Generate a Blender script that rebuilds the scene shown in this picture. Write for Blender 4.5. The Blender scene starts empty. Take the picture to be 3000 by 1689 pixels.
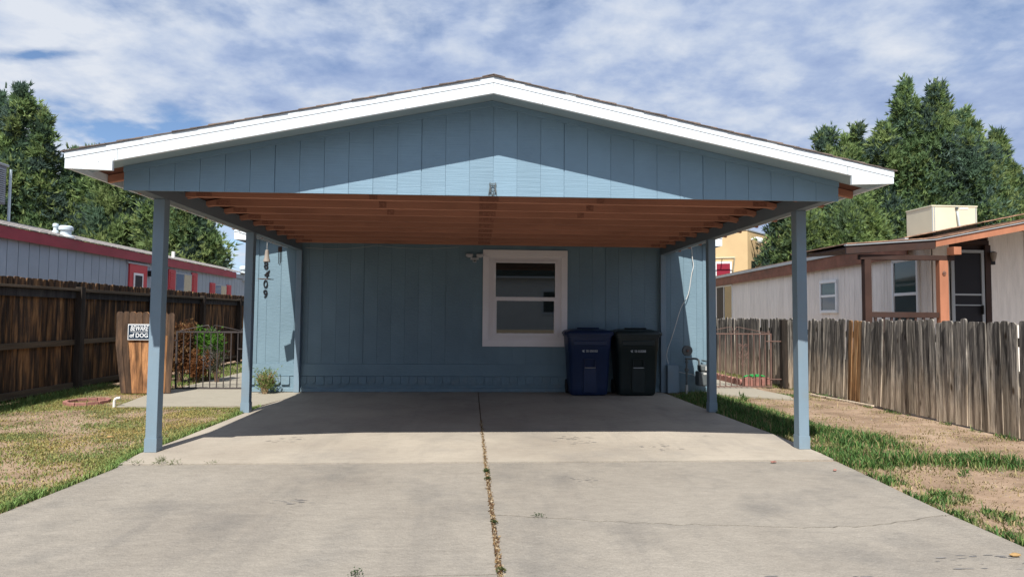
import bpy, math, random
import numpy as np
from mathutils import Matrix, Vector

# ------------------------------------------------------------------ camera, sky, sun, exposure
scene = bpy.context.scene
COL = scene.collection
rnd = random.Random(7)
rng = np.random.default_rng(11)

CAM_F, YAW, PITCH, ROLL, CAM_H = 1810.0, 0.0583, 0.0446, 0.0079, 1.105
fwd = Vector((math.sin(YAW)*math.cos(PITCH), math.cos(YAW)*math.cos(PITCH), math.sin(PITCH)))
rgt = Vector((math.cos(YAW), -math.sin(YAW), 0)); upv = rgt.cross(fwd)
cr, sr = math.cos(ROLL), math.sin(ROLL)
r2 = cr*rgt + sr*upv; u2 = cr*upv - sr*rgt
cd = bpy.data.cameras.new('camera'); cam = bpy.data.objects.new('camera', cd); COL.objects.link(cam)
m = Matrix((r2, u2, -fwd)).transposed().to_4x4(); m.translation = (0, 0, CAM_H)
cam.matrix_world = m
cd.sensor_width = 36; cd.lens = CAM_F/3000*36; cd.clip_end = 3000; cd.clip_start = .05
scene.camera = cam

SUN_DIR = Vector((.132, .73, -1.0)).normalized()       # way the light travels
ELEV = math.asin(-SUN_DIR.z); AZ = math.atan2(-SUN_DIR.x, -SUN_DIR.y)
sd = bpy.data.lights.new('sun', 'SUN'); sd.energy = 5.0; sd.angle = math.radians(.5); sd.color = (1, .95, .87)
sun = bpy.data.objects.new('sun', sd); COL.objects.link(sun)
sun.rotation_euler = SUN_DIR.to_track_quat('-Z', 'Y').to_euler(); sun.location = (-5, -15, 40)

world = bpy.data.worlds.new('World'); scene.world = world; world.use_nodes = True
def build_sky():
    nt = world.node_tree; N = nt.nodes; L = nt.links; N.clear()
    out = N.new('ShaderNodeOutputWorld')
    sky = N.new('ShaderNodeTexSky'); sky.sky_type = 'NISHITA'; sky.sun_disc = False
    sky.sun_elevation = ELEV; sky.sun_rotation = AZ % (2*math.pi); sky.air_density = 1.0; sky.dust_density = .2; sky.ozone_density = 3.0; sky.altitude = 1500
    bs = N.new('ShaderNodeBackground'); bs.inputs[1].default_value = .10
    L.new(sky.outputs[0], bs.inputs[0])
    tc = N.new('ShaderNodeTexCoord'); sep = N.new('ShaderNodeSeparateXYZ'); L.new(tc.outputs['Generated'], sep.inputs[0])
    def math_(op, a, b=None):
        n = N.new('ShaderNodeMath'); n.operation = op
        for i, v in enumerate((a, b)):
            if v is None: continue
            if isinstance(v, (int, float)): n.inputs[i].default_value = v
            else: L.new(v, n.inputs[i])
        return n.outputs[0]
    z = math_('ADD', math_('MAXIMUM', sep.outputs[2], 0.0), .22)
    cx = math_('DIVIDE', sep.outputs[0], z); cy = math_('DIVIDE', sep.outputs[1], z)
    cmb = N.new('ShaderNodeCombineXYZ'); L.new(cx, cmb.inputs[0]); L.new(cy, cmb.inputs[1])
    def noise(scale, detail, rough, off, dist=0.0, sc=(1, 1, 1)):
        mp = N.new('ShaderNodeMapping'); mp.inputs['Location'].default_value = off; mp.inputs['Scale'].default_value = sc
        L.new(cmb.outputs[0], mp.inputs[0])
        n = N.new('ShaderNodeTexNoise'); n.inputs['Scale'].default_value = scale; n.inputs['Detail'].default_value = detail
        n.inputs['Roughness'].default_value = rough; n.inputs['Distortion'].default_value = dist
        L.new(mp.outputs[0], n.inputs['Vector']); return n.outputs[0]
    def ramp(src, stops):
        r = N.new('ShaderNodeValToRGB'); L.new(src, r.inputs[0]); el = r.color_ramp.elements
        while len(el) < len(stops): el.new(.5)
        for e, (p, c) in zip(el, stops): e.position = p; e.color = (*c, 1)
        return r.outputs[0]
    n1 = noise(1.0, 9, .55, (3.1, 7.4, 0), .25)
    n2 = noise(5.0, 10, .58, (11.0, 2.0, 3.0), .1, (1, 1.1, 1))
    n3 = noise(.55, 3, .5, (5.5, 1.0, 0))
    # cover: more open towards one side where the blue shows
    cov = math_('ADD', math_('MULTIPLY', n1, .75), math_('MULTIPLY', n2, .35))
    def hole(hx, hy, wx, wy, amt):
        a = math_('POWER', math_('DIVIDE', math_('SUBTRACT', cx, hx), wx), 2.0); b = math_('POWER', math_('DIVIDE', math_('SUBTRACT', cy, hy), wy), 2.0)
        return math_('MULTIPLY', math_('EXPONENT', math_('MULTIPLY', math_('ADD', a, b), -1.0)), amt)
    cov = math_('SUBTRACT', cov, hole(-1.0, 1.455, .13, .03, .21))
    cov = math_('SUBTRACT', cov, hole(-.9, 1.86, .28, .12, .13))
    cov = math_('SUBTRACT', cov, hole(-.75, 1.33, .25, .10, .07))
    side = math_('MULTIPLY', math_('ADD', cx, .25), .035)
    cov = math_('ADD', cov, side)
    mask = ramp(cov, [(.39, (.0,)*3), (.46, (.7,)*3), (.53, (1,)*3)])
    shade = math_('ADD', math_('MULTIPLY', n2, .62), math_('MULTIPLY', n3, .42))
    shade = math_('SUBTRACT', shade, math_('MULTIPLY', math_('ADD', cx, .1), .045))
    ccol = ramp(shade, [(.36, (.33, .44, .71)), (.46, (.45, .56, .80)), (.54, (.62, .71, .88)), (.64, (.82, .87, .96))])
    bc = N.new('ShaderNodeBackground'); bc.inputs[1].default_value = .62; L.new(ccol, bc.inputs[0])
    mx = N.new('ShaderNodeMixShader'); L.new(mask, mx.inputs[0]); L.new(bs.outputs[0], mx.inputs[1]); L.new(bc.outputs[0], mx.inputs[2])
    L.new(mx.outputs[0], out.inputs[0])
build_sky()
scene.view_settings.view_transform = 'Standard'; scene.view_settings.look = 'None'
scene.view_settings.exposure = .55; scene.view_settings.gamma = 1; scene.view_settings.use_curve_mapping = False

# ------------------------------------------------------------------ materials
MATS = {}
def mat(name, col, rough=.7, var=.0, vscale=3.0, vstretch=(1, 1, 1), bump=0.0, bscale=40.0, bstretch=(1, 1, 1),
        stops=None, spec=.3, metal=0.0, objrand=0.0, coords='Object', tint=False, dirt=None, dirt_amt=.3, dirt_scale=1.5, transl=0.0, bdetail=4, speck=0.0, speck_scale=150, dirt2=None):
    if name in MATS: return MATS[name]
    m = bpy.data.materials.new(name); m.use_nodes = True; MATS[name] = m
    nt = m.node_tree; N = nt.nodes; L = nt.links; b = N['Principled BSDF']
    b.inputs['Roughness'].default_value = rough; b.inputs['Metallic'].default_value = metal
    b.inputs['Specular IOR Level'].default_value = spec
    b.inputs['Base Color'].default_value = (*col, 1)
    tc = N.new('ShaderNodeTexCoord'); src = tc.outputs[coords]
    if objrand or coords == 'Object':
        oi = N.new('ShaderNodeObjectInfo')
        sc = N.new('ShaderNodeVectorMath'); sc.operation = 'SCALE'; sc.inputs[0].default_value = (17.3, 9.1, 5.7)
        L.new(oi.outputs['Random'], sc.inputs['Scale'])
        ad = N.new('ShaderNodeVectorMath'); L.new(src, ad.inputs[0]); L.new(sc.outputs[0], ad.inputs[1])
        src = ad.outputs[0]
    def noise(scale, stretch, detail=5, rough_=.6):
        mp = N.new('ShaderNodeMapping'); mp.inputs['Scale'].default_value = stretch; L.new(src, mp.inputs[0])
        n = N.new('ShaderNodeTexNoise'); n.inputs['Scale'].default_value = scale; n.inputs['Detail'].default_value = detail
        n.inputs['Roughness'].default_value = rough_; L.new(mp.outputs[0], n.inputs['Vector']); return n.outputs[0]
    cur = None
    if stops:
        r = N.new('ShaderNodeValToRGB'); L.new(noise(vscale, vstretch), r.inputs[0]); el = r.color_ramp.elements
        while len(el) < len(stops): el.new(.5)
        for e, (p, c) in zip(el, stops): e.position = p; e.color = (*c, 1)
        cur = r.outputs[0]
    elif var:
        r = N.new('ShaderNodeValToRGB'); L.new(noise(vscale, vstretch), r.inputs[0]); el = r.color_ramp.elements
        el[0].position = .3; el[1].position = .7
        el[0].color = (*[c*(1-var) for c in col], 1); el[1].color = (*[min(1, c*(1+var)) for c in col], 1)
        cur = r.outputs[0]
    def mixc(a, bcol, fac, mode='MIX'):
        mx = N.new('ShaderNodeMix'); mx.data_type = 'RGBA'; mx.blend_type = mode
        if hasattr(fac, 'links'): L.new(fac, mx.inputs[0])
        else: mx.inputs[0].default_value = fac
        if a is None: mx.inputs[6].default_value = (*col, 1)
        else: L.new(a, mx.inputs[6])
        if hasattr(bcol, 'links'): L.new(bcol, mx.inputs[7])
        else: mx.inputs[7].default_value = (*bcol, 1)
        return mx.outputs[2]
    if dirt:
        r = N.new('ShaderNodeValToRGB'); L.new(noise(dirt_scale, (1, 1, 1), 7, .65), r.inputs[0]); el = r.color_ramp.elements
        el[0].position = .5; el[0].color = (0, 0, 0, 1); el[1].position = .72; el[1].color = (dirt_amt,)*3+(1,)
        cur = mixc(cur, dirt, r.outputs[0])
    if dirt2:
        r = N.new('ShaderNodeValToRGB'); L.new(noise(1.6, (2.2, .35, 1), 9, .7), r.inputs[0]); el = r.color_ramp.elements
        el[0].position = .53; el[0].color = (0, 0, 0, 1); el[1].position = .74; el[1].color = (.28,)*3+(1,)
        cur = mixc(cur, dirt2, r.outputs[0])
        r = N.new('ShaderNodeValToRGB'); L.new(noise(7, (.35, 2.0, 1), 9, .8), r.inputs[0]); el = r.color_ramp.elements
        el[0].position = .57; el[0].color = (0, 0, 0, 1); el[1].position = .72; el[1].color = (.25,)*3+(1,)
        cur = mixc(cur, dirt2, r.outputs[0])
    if speck:
        mr_ = N.new('ShaderNodeMapRange'); L.new(noise(speck_scale, (1, 1, 1), 3, .8), mr_.inputs[0]); mr_.inputs[1].default_value = .3; mr_.inputs[2].default_value = .7
        mr_.inputs[3].default_value = 1-speck; mr_.inputs[4].default_value = 1+speck
        mr2 = N.new('ShaderNodeMapRange'); L.new(noise(speck_scale*.12, (.5, 1, 1), 6, .75), mr2.inputs[0]); mr2.inputs[1].default_value = .3; mr2.inputs[2].default_value = .7
        mr2.inputs[3].default_value = 1-speck*.7; mr2.inputs[4].default_value = 1+speck*.7
        mm_ = N.new('ShaderNodeMath'); mm_.operation = 'MULTIPLY'; L.new(mr_.outputs[0], mm_.inputs[0]); L.new(mr2.outputs[0], mm_.inputs[1])
        vs_ = N.new('ShaderNodeVectorMath'); vs_.operation = 'SCALE'; L.new(mm_.outputs[0], vs_.inputs['Scale'])
        if cur is None: vs_.inputs[0].default_value = col
        else: L.new(cur, vs_.inputs[0])
        cur = vs_.outputs[0]
    if objrand:
        mr = N.new('ShaderNodeMapRange'); L.new(oi.outputs['Random'], mr.inputs[0])
        mr.inputs[3].default_value = 1-objrand; mr.inputs[4].default_value = 1+objrand
        vm = N.new('ShaderNodeVectorMath'); vm.operation = 'SCALE'; L.new(mr.outputs[0], vm.inputs['Scale'])
        if cur is None: vm.inputs[0].default_value = col
        else: L.new(cur, vm.inputs[0])
        cur = vm.outputs[0]
    if tint:
        at = N.new('ShaderNodeAttribute'); at.attribute_name = 'tint'; cur = at.outputs['Color']
    if cur is not None: L.new(cur, b.inputs['Base Color'])
    if bump:
        bp = N.new('ShaderNodeBump'); bp.inputs['Strength'].default_value = min(1, bump); bp.inputs['Distance'].default_value = .01*max(1, bump)
        L.new(noise(bscale, bstretch, bdetail), bp.inputs['Height']); L.new(bp.outputs[0], b.inputs['Normal'])
    if transl:
        tr = N.new('ShaderNodeBsdfTranslucent'); ms = N.new('ShaderNodeMixShader'); ms.inputs[0].default_value = transl
        if cur is not None: L.new(cur, tr.inputs[0])
        else: tr.inputs[0].default_value = (*col, 1)
        L.new(b.outputs[0], ms.inputs[1]); L.new(tr.outputs[0], ms.inputs[2]); L.new(ms.outputs[0], N['Material Output'].inputs[0])
    return m

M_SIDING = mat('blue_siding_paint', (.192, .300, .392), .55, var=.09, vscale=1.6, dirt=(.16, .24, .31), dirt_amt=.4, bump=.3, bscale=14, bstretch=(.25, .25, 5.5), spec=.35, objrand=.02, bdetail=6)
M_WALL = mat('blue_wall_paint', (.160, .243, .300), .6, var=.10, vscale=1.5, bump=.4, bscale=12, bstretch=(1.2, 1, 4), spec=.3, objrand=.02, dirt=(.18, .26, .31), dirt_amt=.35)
M_POST = mat('blue_grey_post_paint', (.19, .265, .33), .55, var=.08, vscale=3, vstretch=(1, 1, .5), bump=.2, bscale=20, bstretch=(1, 1, .2), dirt=(.2, .22, .23), dirt_amt=.5, dirt_scale=2.5)
M_BEAM = mat('grey_beam_paint', (.16, .2, .235), .6, var=.07, vscale=3, bump=.15, bscale=20, dirt=(.12, .14, .16), dirt_amt=.5)
M_SOFFIT = mat('grey_soffit_paint', (.27, .36, .41), .6, var=.05, bump=.1)
M_WHITE = mat('white_trim_paint', (.70, .76, .81), .55, var=.05, vscale=2.5, bump=.12, bscale=9, dirt=(.56, .6, .62), dirt_amt=.35, dirt_scale=3)
M_TRIM = mat('window_trim_paint', (.84, .79, .80), .55, var=.04, bump=.1)
M_TRIM2 = mat('window_frame_vinyl', (.80, .75, .76), .45, var=.02)
M_RAFT = mat('red_brown_rafter_stain', (.42, .195, .13), .7, var=.15, vscale=3, vstretch=(.3, 1, 2), bump=.3, bscale=30, bstretch=(.2, 1, 3), objrand=.08, dirt=(.22, .10, .07), dirt_amt=.4)
M_PLATE = mat('painted_truss_plate', (.31, .14, .095), .6, var=.3, vscale=60)
M_DECK = mat('brown_roof_deck', (.12, .05, .035), .8, var=.2)
M_SHINGLE = mat('grey_brown_shingle', (.16, .13, .115), .9, stops=[(.3, (.09, .075, .07)), (.55, (.19, .15, .13)), (.75, (.33, .2, .13))], vscale=9, bump=.5, bscale=90, objrand=.15)
M_BLOCK = mat('painted_block', (.165, .25, .31), .7, var=.1, vscale=8, bump=.4, bscale=25, objrand=.05, dirt=(.22, .26, .27), dirt_amt=.5, dirt_scale=6)
M_CONC_A = mat('pale_warm_concrete', (.36, .30, .25), .85, speck=.10, stops=[(.28, (.29, .256, .214)), (.5, (.35, .313, .262)), (.72, (.40, .358, .30))], dirt2=(.13, .125, .12), vscale=.9, bump=.35, bscale=60, coords='Object', dirt=(.16, .155, .15), dirt_amt=.42, dirt_scale=1.1, spec=.2)
M_CONC_B = mat('grey_concrete', (.30, .265, .225), .85, speck=.16, stops=[(.28, (.222, .20, .172)), (.5, (.252, .229, .197)), (.72, (.282, .257, .222))], dirt2=(.10, .097, .095), vscale=1.1, bump=.6, bscale=45, coords='Object', dirt=(.11, .108, .105), dirt_amt=.5, dirt_scale=1.7, spec=.2)
M_WALK = mat('walk_concrete', (.29, .265, .215), .85, var=.1, vscale=1.5, bump=.4, bscale=50, speck=.1, dirt=(.18, .165, .14), dirt_amt=.4)
M_STAIN = mat('dark_tyre_stain', (.17, .165, .165), .8, var=.25, vscale=9)
M_LITTER = mat('leaf_litter', (.23, .15, .08), .9, stops=[(.3, (.07, .045, .03)), (.5, (.15, .10, .06)), (.7, (.27, .20, .13))], vscale=45, bump=.8, bscale=60)
M_SOIL = mat('dry_soil', (.36, .26, .18), .95, speck=.22, speck_scale=90, stops=[(.3, (.17, .12, .082)), (.5, (.26, .185, .13)), (.7, (.34, .255, .185))], vscale=2.2, bump=1.0, bscale=14, spec=.1, bdetail=9)
M_GROUND = mat('open_ground', (.22, .175, .12), .95, var=.25, vscale=.7, bump=.5, bscale=8, spec=.1)
M_BLADE = mat('grass_blade', (.1, .2, .04), .6, tint=True, transl=.25, spec=.2)
M_LEAF = mat('foliage', (.05, .1, .03), .6, tint=True, transl=.45, spec=.15)
M_BARK = mat('bark', (.13, .085, .055), .9, var=.3, vscale=6, vstretch=(1, 1, .2), bump=.8, bscale=12, bstretch=(1, 1, .2))
def woodmat(name, stops, vs=5.0, st=(3, 3, .35), orr=.25, dirt=None, da=.5):
    return mat(name, (.1, .1, .1), .85, stops=stops, vscale=vs, vstretch=st, bump=.9, bscale=30, bstretch=(3, 3, .2), objrand=orr, spec=.15, dirt=dirt, dirt_amt=da)
M_PICK_L = woodmat('dark_stained_cedar', [(.34, (.022, .017, .014)), (.48, (.065, .042, .028)), (.58, (.17, .09, .042)), (.72, (.30, .17, .08))], orr=.4)
M_PICK_TOP = woodmat('black_weathered_cedar', [(.3, (.02, .02, .022)), (.6, (.05, .048, .048)), (.8, (.10, .09, .08))])
M_RAIL_L = woodmat('dark_rail_wood', [(.3, (.07, .055, .04)), (.6, (.13, .1, .07)), (.8, (.2, .15, .1))], st=(3, .3, 3))
M_POSTW = woodmat('dark_post_wood', [(.35, (.02, .018, .016)), (.6, (.05, .038, .03)), (.8, (.1, .065, .045))])
def zwood():
    # weathered picket: darker grey top third, paler bare wood towards the foot
    m = bpy.data.materials.new('weathered_grey_picket'); m.use_nodes = True; nt = m.node_tree; N = nt.nodes; L = nt.links
    b = N['Principled BSDF']; b.inputs['Roughness'].default_value = .9; b.inputs['Specular IOR Level'].default_value = .1
    tc = N.new('ShaderNodeTexCoord'); oi = N.new('ShaderNodeObjectInfo')
    sc = N.new('ShaderNodeVectorMath'); sc.operation = 'SCALE'; sc.inputs[0].default_value = (17, 9, 23); L.new(oi.outputs['Random'], sc.inputs['Scale'])
    ad = N.new('ShaderNodeVectorMath'); L.new(tc.outputs['Object'], ad.inputs[0]); L.new(sc.outputs[0], ad.inputs[1])
    def noise(s, st, d=6, dist=0):
        mp = N.new('ShaderNodeMapping'); mp.inputs['Scale'].default_value = st; L.new(ad.outputs[0], mp.inputs[0])
        n = N.new('ShaderNodeTexNoise'); n.inputs['Scale'].default_value = s; n.inputs['Detail'].default_value = d; n.inputs['Distortion'].default_value = dist
        n.inputs['Roughness'].default_value = .65
        L.new(mp.outputs[0], n.inputs['Vector']); return n.outputs[0]
    def ramp(src, stops):
        r = N.new('ShaderNodeValToRGB'); L.new(src, r.inputs[0]); el = r.color_ramp.elements
        while len(el) < len(stops): el.new(.5)
        for e, (p, c) in zip(el, stops): e.position = p; e.color = (*c, 1)
        return r.outputs[0]
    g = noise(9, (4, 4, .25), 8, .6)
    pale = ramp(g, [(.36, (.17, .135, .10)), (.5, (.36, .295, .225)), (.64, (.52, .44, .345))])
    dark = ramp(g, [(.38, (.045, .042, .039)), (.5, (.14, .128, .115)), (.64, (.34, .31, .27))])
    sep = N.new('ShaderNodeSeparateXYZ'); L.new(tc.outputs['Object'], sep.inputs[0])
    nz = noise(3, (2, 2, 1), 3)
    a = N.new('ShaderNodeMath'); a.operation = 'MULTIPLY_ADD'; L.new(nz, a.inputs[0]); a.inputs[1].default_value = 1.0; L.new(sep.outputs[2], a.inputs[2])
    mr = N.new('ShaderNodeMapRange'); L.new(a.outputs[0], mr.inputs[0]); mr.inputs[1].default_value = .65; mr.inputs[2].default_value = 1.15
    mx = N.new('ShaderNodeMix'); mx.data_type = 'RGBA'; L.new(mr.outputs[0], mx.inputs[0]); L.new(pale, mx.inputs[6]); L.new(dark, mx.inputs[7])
    m2 = N.new('ShaderNodeMapRange'); L.new(oi.outputs['Random'], m2.inputs[0]); m2.inputs[3].default_value = .65; m2.inputs[4].default_value = 1.35
    vm = N.new('ShaderNodeVectorMath'); vm.operation = 'SCALE'; L.new(mx.outputs[2], vm.inputs[0]); L.new(m2.outputs[0], vm.inputs['Scale'])
    mpv = N.new('ShaderNodeMapping'); mpv.inputs['Scale'].default_value = (9, 9, 3.2); L.new(ad.outputs[0], mpv.inputs[0])
    vo = N.new('ShaderNodeTexVoronoi'); vo.inputs['Scale'].default_value = 1.0; L.new(mpv.outputs[0], vo.inputs['Vector'])
    kr = N.new('ShaderNodeValToRGB'); L.new(vo.outputs['Distance'], kr.inputs[0]); kr.color_ramp.elements[0].position = .07; kr.color_ramp.elements[0].color = (.25, .2, .16, 1); kr.color_ramp.elements[1].position = .17; kr.color_ramp.elements[1].color = (1, 1, 1, 1)
    mk = N.new('ShaderNodeVectorMath'); mk.operation = 'MULTIPLY'; L.new(vm.outputs[0], mk.inputs[0]); L.new(kr.outputs[0], mk.inputs[1])
    L.new(mk.outputs[0], b.inputs['Base Color'])
    bp = N.new('ShaderNodeBump'); bp.inputs['Strength'].default_value = .9; bp.inputs['Distance'].default_value = .012; L.new(g, bp.inputs['Height']); L.new(bp.outputs[0], b.inputs['Normal'])
    return m
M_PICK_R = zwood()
M_PICK_OR = woodmat('orange_bare_cedar', [(.34, (.07, .04, .022)), (.5, (.22, .12, .055)), (.7, (.36, .24, .13))])
M_PICK_P = woodmat('spare_panel_cedar', [(.3, (.08, .045, .025)), (.44, (.20, .10, .05)), (.58, (.38, .19, .085)), (.8, (.50, .30, .16))], vs=3.0, st=(5, 3, .8), orr=.3)
M_PICK_D = woodmat('spare_panel_dark_cedar', [(.3, (.035, .025, .02)), (.5, (.085, .055, .038)), (.75, (.17, .10, .06))], vs=3.0, st=(5, 3, .8), orr=.3)
M_IRON = mat('dark_wrought_iron', (.05, .042, .042), .5, spec=.5, var=.2)
M_RUST = mat('rusty_brown_iron', (.14, .085, .07), .7, var=.2, vscale=12)
M_NAVY = mat('navy_sign_face', (.02, .035, .06), .4)
M_SIGNW = mat('white_sign_print', (.75, .78, .8), .4)
M_BIN_B = mat('blue_bin_plastic', (.006, .02, .07), .42, var=.12, vscale=4, bump=.1, bscale=120, spec=.4)
M_BIN_K = mat('dark_green_bin_plastic', (.008, .017, .019), .42, var=.15, vscale=4, bump=.1, bscale=120, spec=.4)
M_BLACK = mat('black_rubber', (.015, .015, .015), .6)
M_STEEL = mat('galvanised_bar', (.5, .5, .5), .35, metal=.7)
M_GALV = mat('galvanised_vent', (.5, .58, .63), .5, var=.1)
M_GLASS = mat('dark_window_glass', (.014, .022, .023), .02, spec=1.0)
M_GLASS_T = mat('teal_window_glass', (.02, .05, .05), .05, spec=.6)
M_PVC = mat('white_pvc', (.75, .74, .7), .4)
M_BRICKR = mat('pink_red_edging', (.29, .14, .115), .85, var=.25, vscale=14, bump=.4, bscale=40, objrand=.15)
M_NUM = mat('black_digit', (.01, .01, .012), .4)
M_METER = mat('grey_meter', (.10, .115, .12), .5, var=.15, vscale=9)
M_BINLAB = mat('worn_bin_print', (.38, .40, .42), .6)
M_LAB = mat('pale_label', (.5, .5, .48), .6)
M_CORD = mat('white_cord', (.6, .6, .58), .5)
M_BELL = mat('stoneware_bell', (.27, .235, .205), .6, var=.1, vscale=12)
M_WOODC = mat('brown_chime_wood', (.06, .03, .02), .6)
M_LIGHTF = mat('light_fixture_plastic', (.5, .5, .52), .5)
M_TRL = mat('blue_grey_trailer_siding', (.30, .365, .43), .65, var=.08, vscale=2, bump=.2, bscale=20, objrand=.04)
M_TRED = mat('trailer_red_trim', (.30, .045, .06), .6, var=.2, vscale=3, vstretch=(1, .4, 1), dirt=(.2, .06, .06), dirt_amt=.5)
M_RED = mat('red_shutter_paint', (.50, .05, .06), .5, var=.08)
M_TRS = mat('pale_grey_shingle', (.4, .37, .35), .9, stops=[(.3, (.2, .19, .18)), (.6, (.4, .37, .34)), (.8, (.55, .5, .46))], vscale=8, vstretch=(1, .5, 1), bump=.4, objrand=.15)
M_CURT = mat('cream_curtain', (.5, .46, .34), .8, var=.1, vscale=8)
M_RTS = mat('pink_beige_siding', (.80, .755, .705), .8, var=.10, vscale=5, vstretch=(3, 3, .4), bump=.8, bscale=18, bstretch=(2, 2, .25), objrand=.05)
M_RTB = mat('brown_fascia_paint', (.23, .10, .065), .75, var=.25, vscale=4, dirt=(.12, .07, .05), dirt_amt=.6)
M_ORB = mat('orange_brown_porch_paint', (.36, .15, .085), .65, var=.2, vscale=4, vstretch=(1, 1, .3))
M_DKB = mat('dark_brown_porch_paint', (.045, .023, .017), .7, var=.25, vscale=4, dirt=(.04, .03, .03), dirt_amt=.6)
M_DRIP = mat('grey_drip_edge', (.35, .38, .40), .5, var=.1)
M_RSH = mat('tan_shingle', (.34, .21, .14), .9, stops=[(.3, (.17, .12, .09)), (.55, (.36, .22, .15)), (.8, (.5, .34, .24))], vscale=7, vstretch=(1, 1, 1), bump=.4, objrand=.15)
M_CREAM = mat('cream_cooler_metal', (.60, .57, .44), .5, var=.05, vscale=2)
M_TAN = mat('tan_stucco', (.56, .41, .23), .9, var=.06, vscale=1.2, bump=.5, bscale=20)
M_LOUV = mat('grey_louver_metal', (.22, .22, .24), .6, var=.1)
M_GREEN = mat('green_plastic', (.03, .28, .07), .4)
M_ORANGE = mat('orange_flower', (.8, .28, .02), .6)
M_SCREEN = mat('dark_door_screen', (.018, .018, .022), .55, spec=.2)

# ------------------------------------------------------------------ mesh helpers
class MB:
    def __init__(s): s.v = []; s.f = []; s.mi = []; s.cur = 0
    def add(s, vs, fs):
        o = len(s.v); s.v += [tuple(p) for p in vs]; s.f += [tuple(i+o for i in f) for f in fs]; s.mi += [s.cur]*len(fs); return s
    def box(s, x0, x1, y0, y1, z0, z1):
        return s.add([(x0,y0,z0),(x1,y0,z0),(x1,y1,z0),(x0,y1,z0),(x0,y0,z1),(x1,y0,z1),(x1,y1,z1),(x0,y1,z1)],
                     [(0,3,2,1),(4,5,6,7),(0,1,5,4),(1,2,6,5),(2,3,7,6),(3,0,4,7)])
    def hexa(s, b, t):            # b, t: four bottom and four top corners
        return s.add(list(b)+list(t), [(0,3,2,1),(4,5,6,7),(0,1,5,4),(1,2,6,5),(2,3,7,6),(3,0,4,7)])
    def prism(s, pts, axis, a, b):   # polygon pts (2D) extruded along axis 'x','y','z' from a to b
        n = len(pts)
        def P(p, t): return {'y': (p[0], t, p[1]), 'x': (t, p[0], p[1]), 'z': (p[0], p[1], t)}[axis]
        vs = [P(p, a) for p in pts]+[P(p, b) for p in pts]
        fs = [tuple(range(n)), tuple(range(2*n-1, n-1, -1))]+[(i, n+i, n+(i+1) % n, (i+1) % n) for i in range(n)]
        return s.add(vs, fs)
    def tube(s, pts, r, n=6, caps=True):
        pts = [Vector(p) for p in pts]; rs = r if isinstance(r, (list, tuple)) else [r]*len(pts)
        vs = []; prev = None
        for i, p in enumerate(pts):
            d = (pts[min(i+1, len(pts)-1)]-pts[max(i-1, 0)]).normalized()
            if prev is None: a = d.orthogonal().normalized()
            else: a = (prev-d*prev.dot(d)); a = a.normalized() if a.length > 1e-6 else d.orthogonal().normalized()
            prev = a; b = d.cross(a)
            for k in range(n):
                t = 2*math.pi*k/n; vs.append(p+(a*math.cos(t)+b*math.sin(t))*rs[i])
        fs = []
        for i in range(len(pts)-1):
            for k in range(n): fs.append((i*n+k, i*n+(k+1) % n, (i+1)*n+(k+1) % n, (i+1)*n+k))
        if caps: fs += [tuple(range(n-1, -1, -1)), tuple((len(pts)-1)*n+k for k in range(n))]
        return s.add(vs, fs)
    def lathe(s, c, prof, n=20, axis='z'):
        vs = []
        for (r, h) in prof:
            for k in range(n):
                t = 2*math.pi*k/n; x, y = r*math.cos(t), r*math.sin(t)
                vs.append({'z': (c[0]+x, c[1]+y, c[2]+h), 'y': (c[0]+x, c[1]+h, c[2]+y)}[axis])
        fs = []
        for i in range(len(prof)-1):
            for k in range(n): fs.append((i*n+k, i*n+(k+1) % n, (i+1)*n+(k+1) % n, (i+1)*n+k))
        fs += [tuple(range(n-1, -1, -1)), tuple((len(prof)-1)*n+k for k in range(n))]
        return s.add(vs, fs)
    def mesh(s, name, mats, origin=(0, 0, 0), smooth=False):
        me = bpy.data.meshes.new(name); ox, oy, oz = origin
        me.from_pydata([(x-ox, y-oy, z-oz) for x, y, z in s.v], [], s.f)
        if not isinstance(mats, (list, tuple)): mats = [mats]
        for mm in mats: me.materials.append(mm)
        if len(mats) > 1: me.polygons.foreach_set('material_index', s.mi)
        bm_fix(me)
        if smooth: me.polygons.foreach_set('use_smooth', [True]*len(me.polygons)); me.set_sharp_from_angle(angle=math.radians(40))
        me.update(); return me
    def build(s, name, mats, parent=None, smooth=False, label=None, bevel=0, loc=None):
        o0 = wloc(parent) if parent else Vector((0, 0, 0))
        l = Vector(loc) if loc is not None else (o0 if parent else Vector((0, 0, 0)))
        o = bpy.data.objects.new(name, s.mesh(name, mats, l, smooth)); COL.objects.link(o)
        o.parent = parent; o.location = l-o0
        if label: o['label'] = label
        if bevel:
            b = o.modifiers.new('bevel', 'BEVEL'); b.width = bevel; b.segments = 2; b.limit_method = 'ANGLE'
        return o
import bmesh
def bm_fix(me):
    bm = bmesh.new(); bm.from_mesh(me); bmesh.ops.recalc_face_normals(bm, faces=bm.faces); bm.to_mesh(me); bm.free()
def wloc(o):
    l = Vector((0, 0, 0))
    while o: l += o.location; o = o.parent
    return l
def tag(o, label=None, cat=None, group=None, kind=None):
    if label: o['label'] = label
    if cat: o['category'] = cat
    if group: o['group'] = group
    if kind: o['kind'] = kind
    return o
def thing(name, label, cat, loc, group=None):
    o = bpy.data.objects.new(name, None); COL.objects.link(o); o.location = loc; o.empty_display_size = .2
    return tag(o, label, cat, group)
def inst(name, me, parent, loc, rot=(0, 0, 0), scale=(1, 1, 1), label=None):
    o = bpy.data.objects.new(name, me); COL.objects.link(o); o.parent = parent
    o.location = Vector(loc)-wloc(parent); o.rotation_euler = rot; o.scale = scale
    if label: o['label'] = label
    return o
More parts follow.
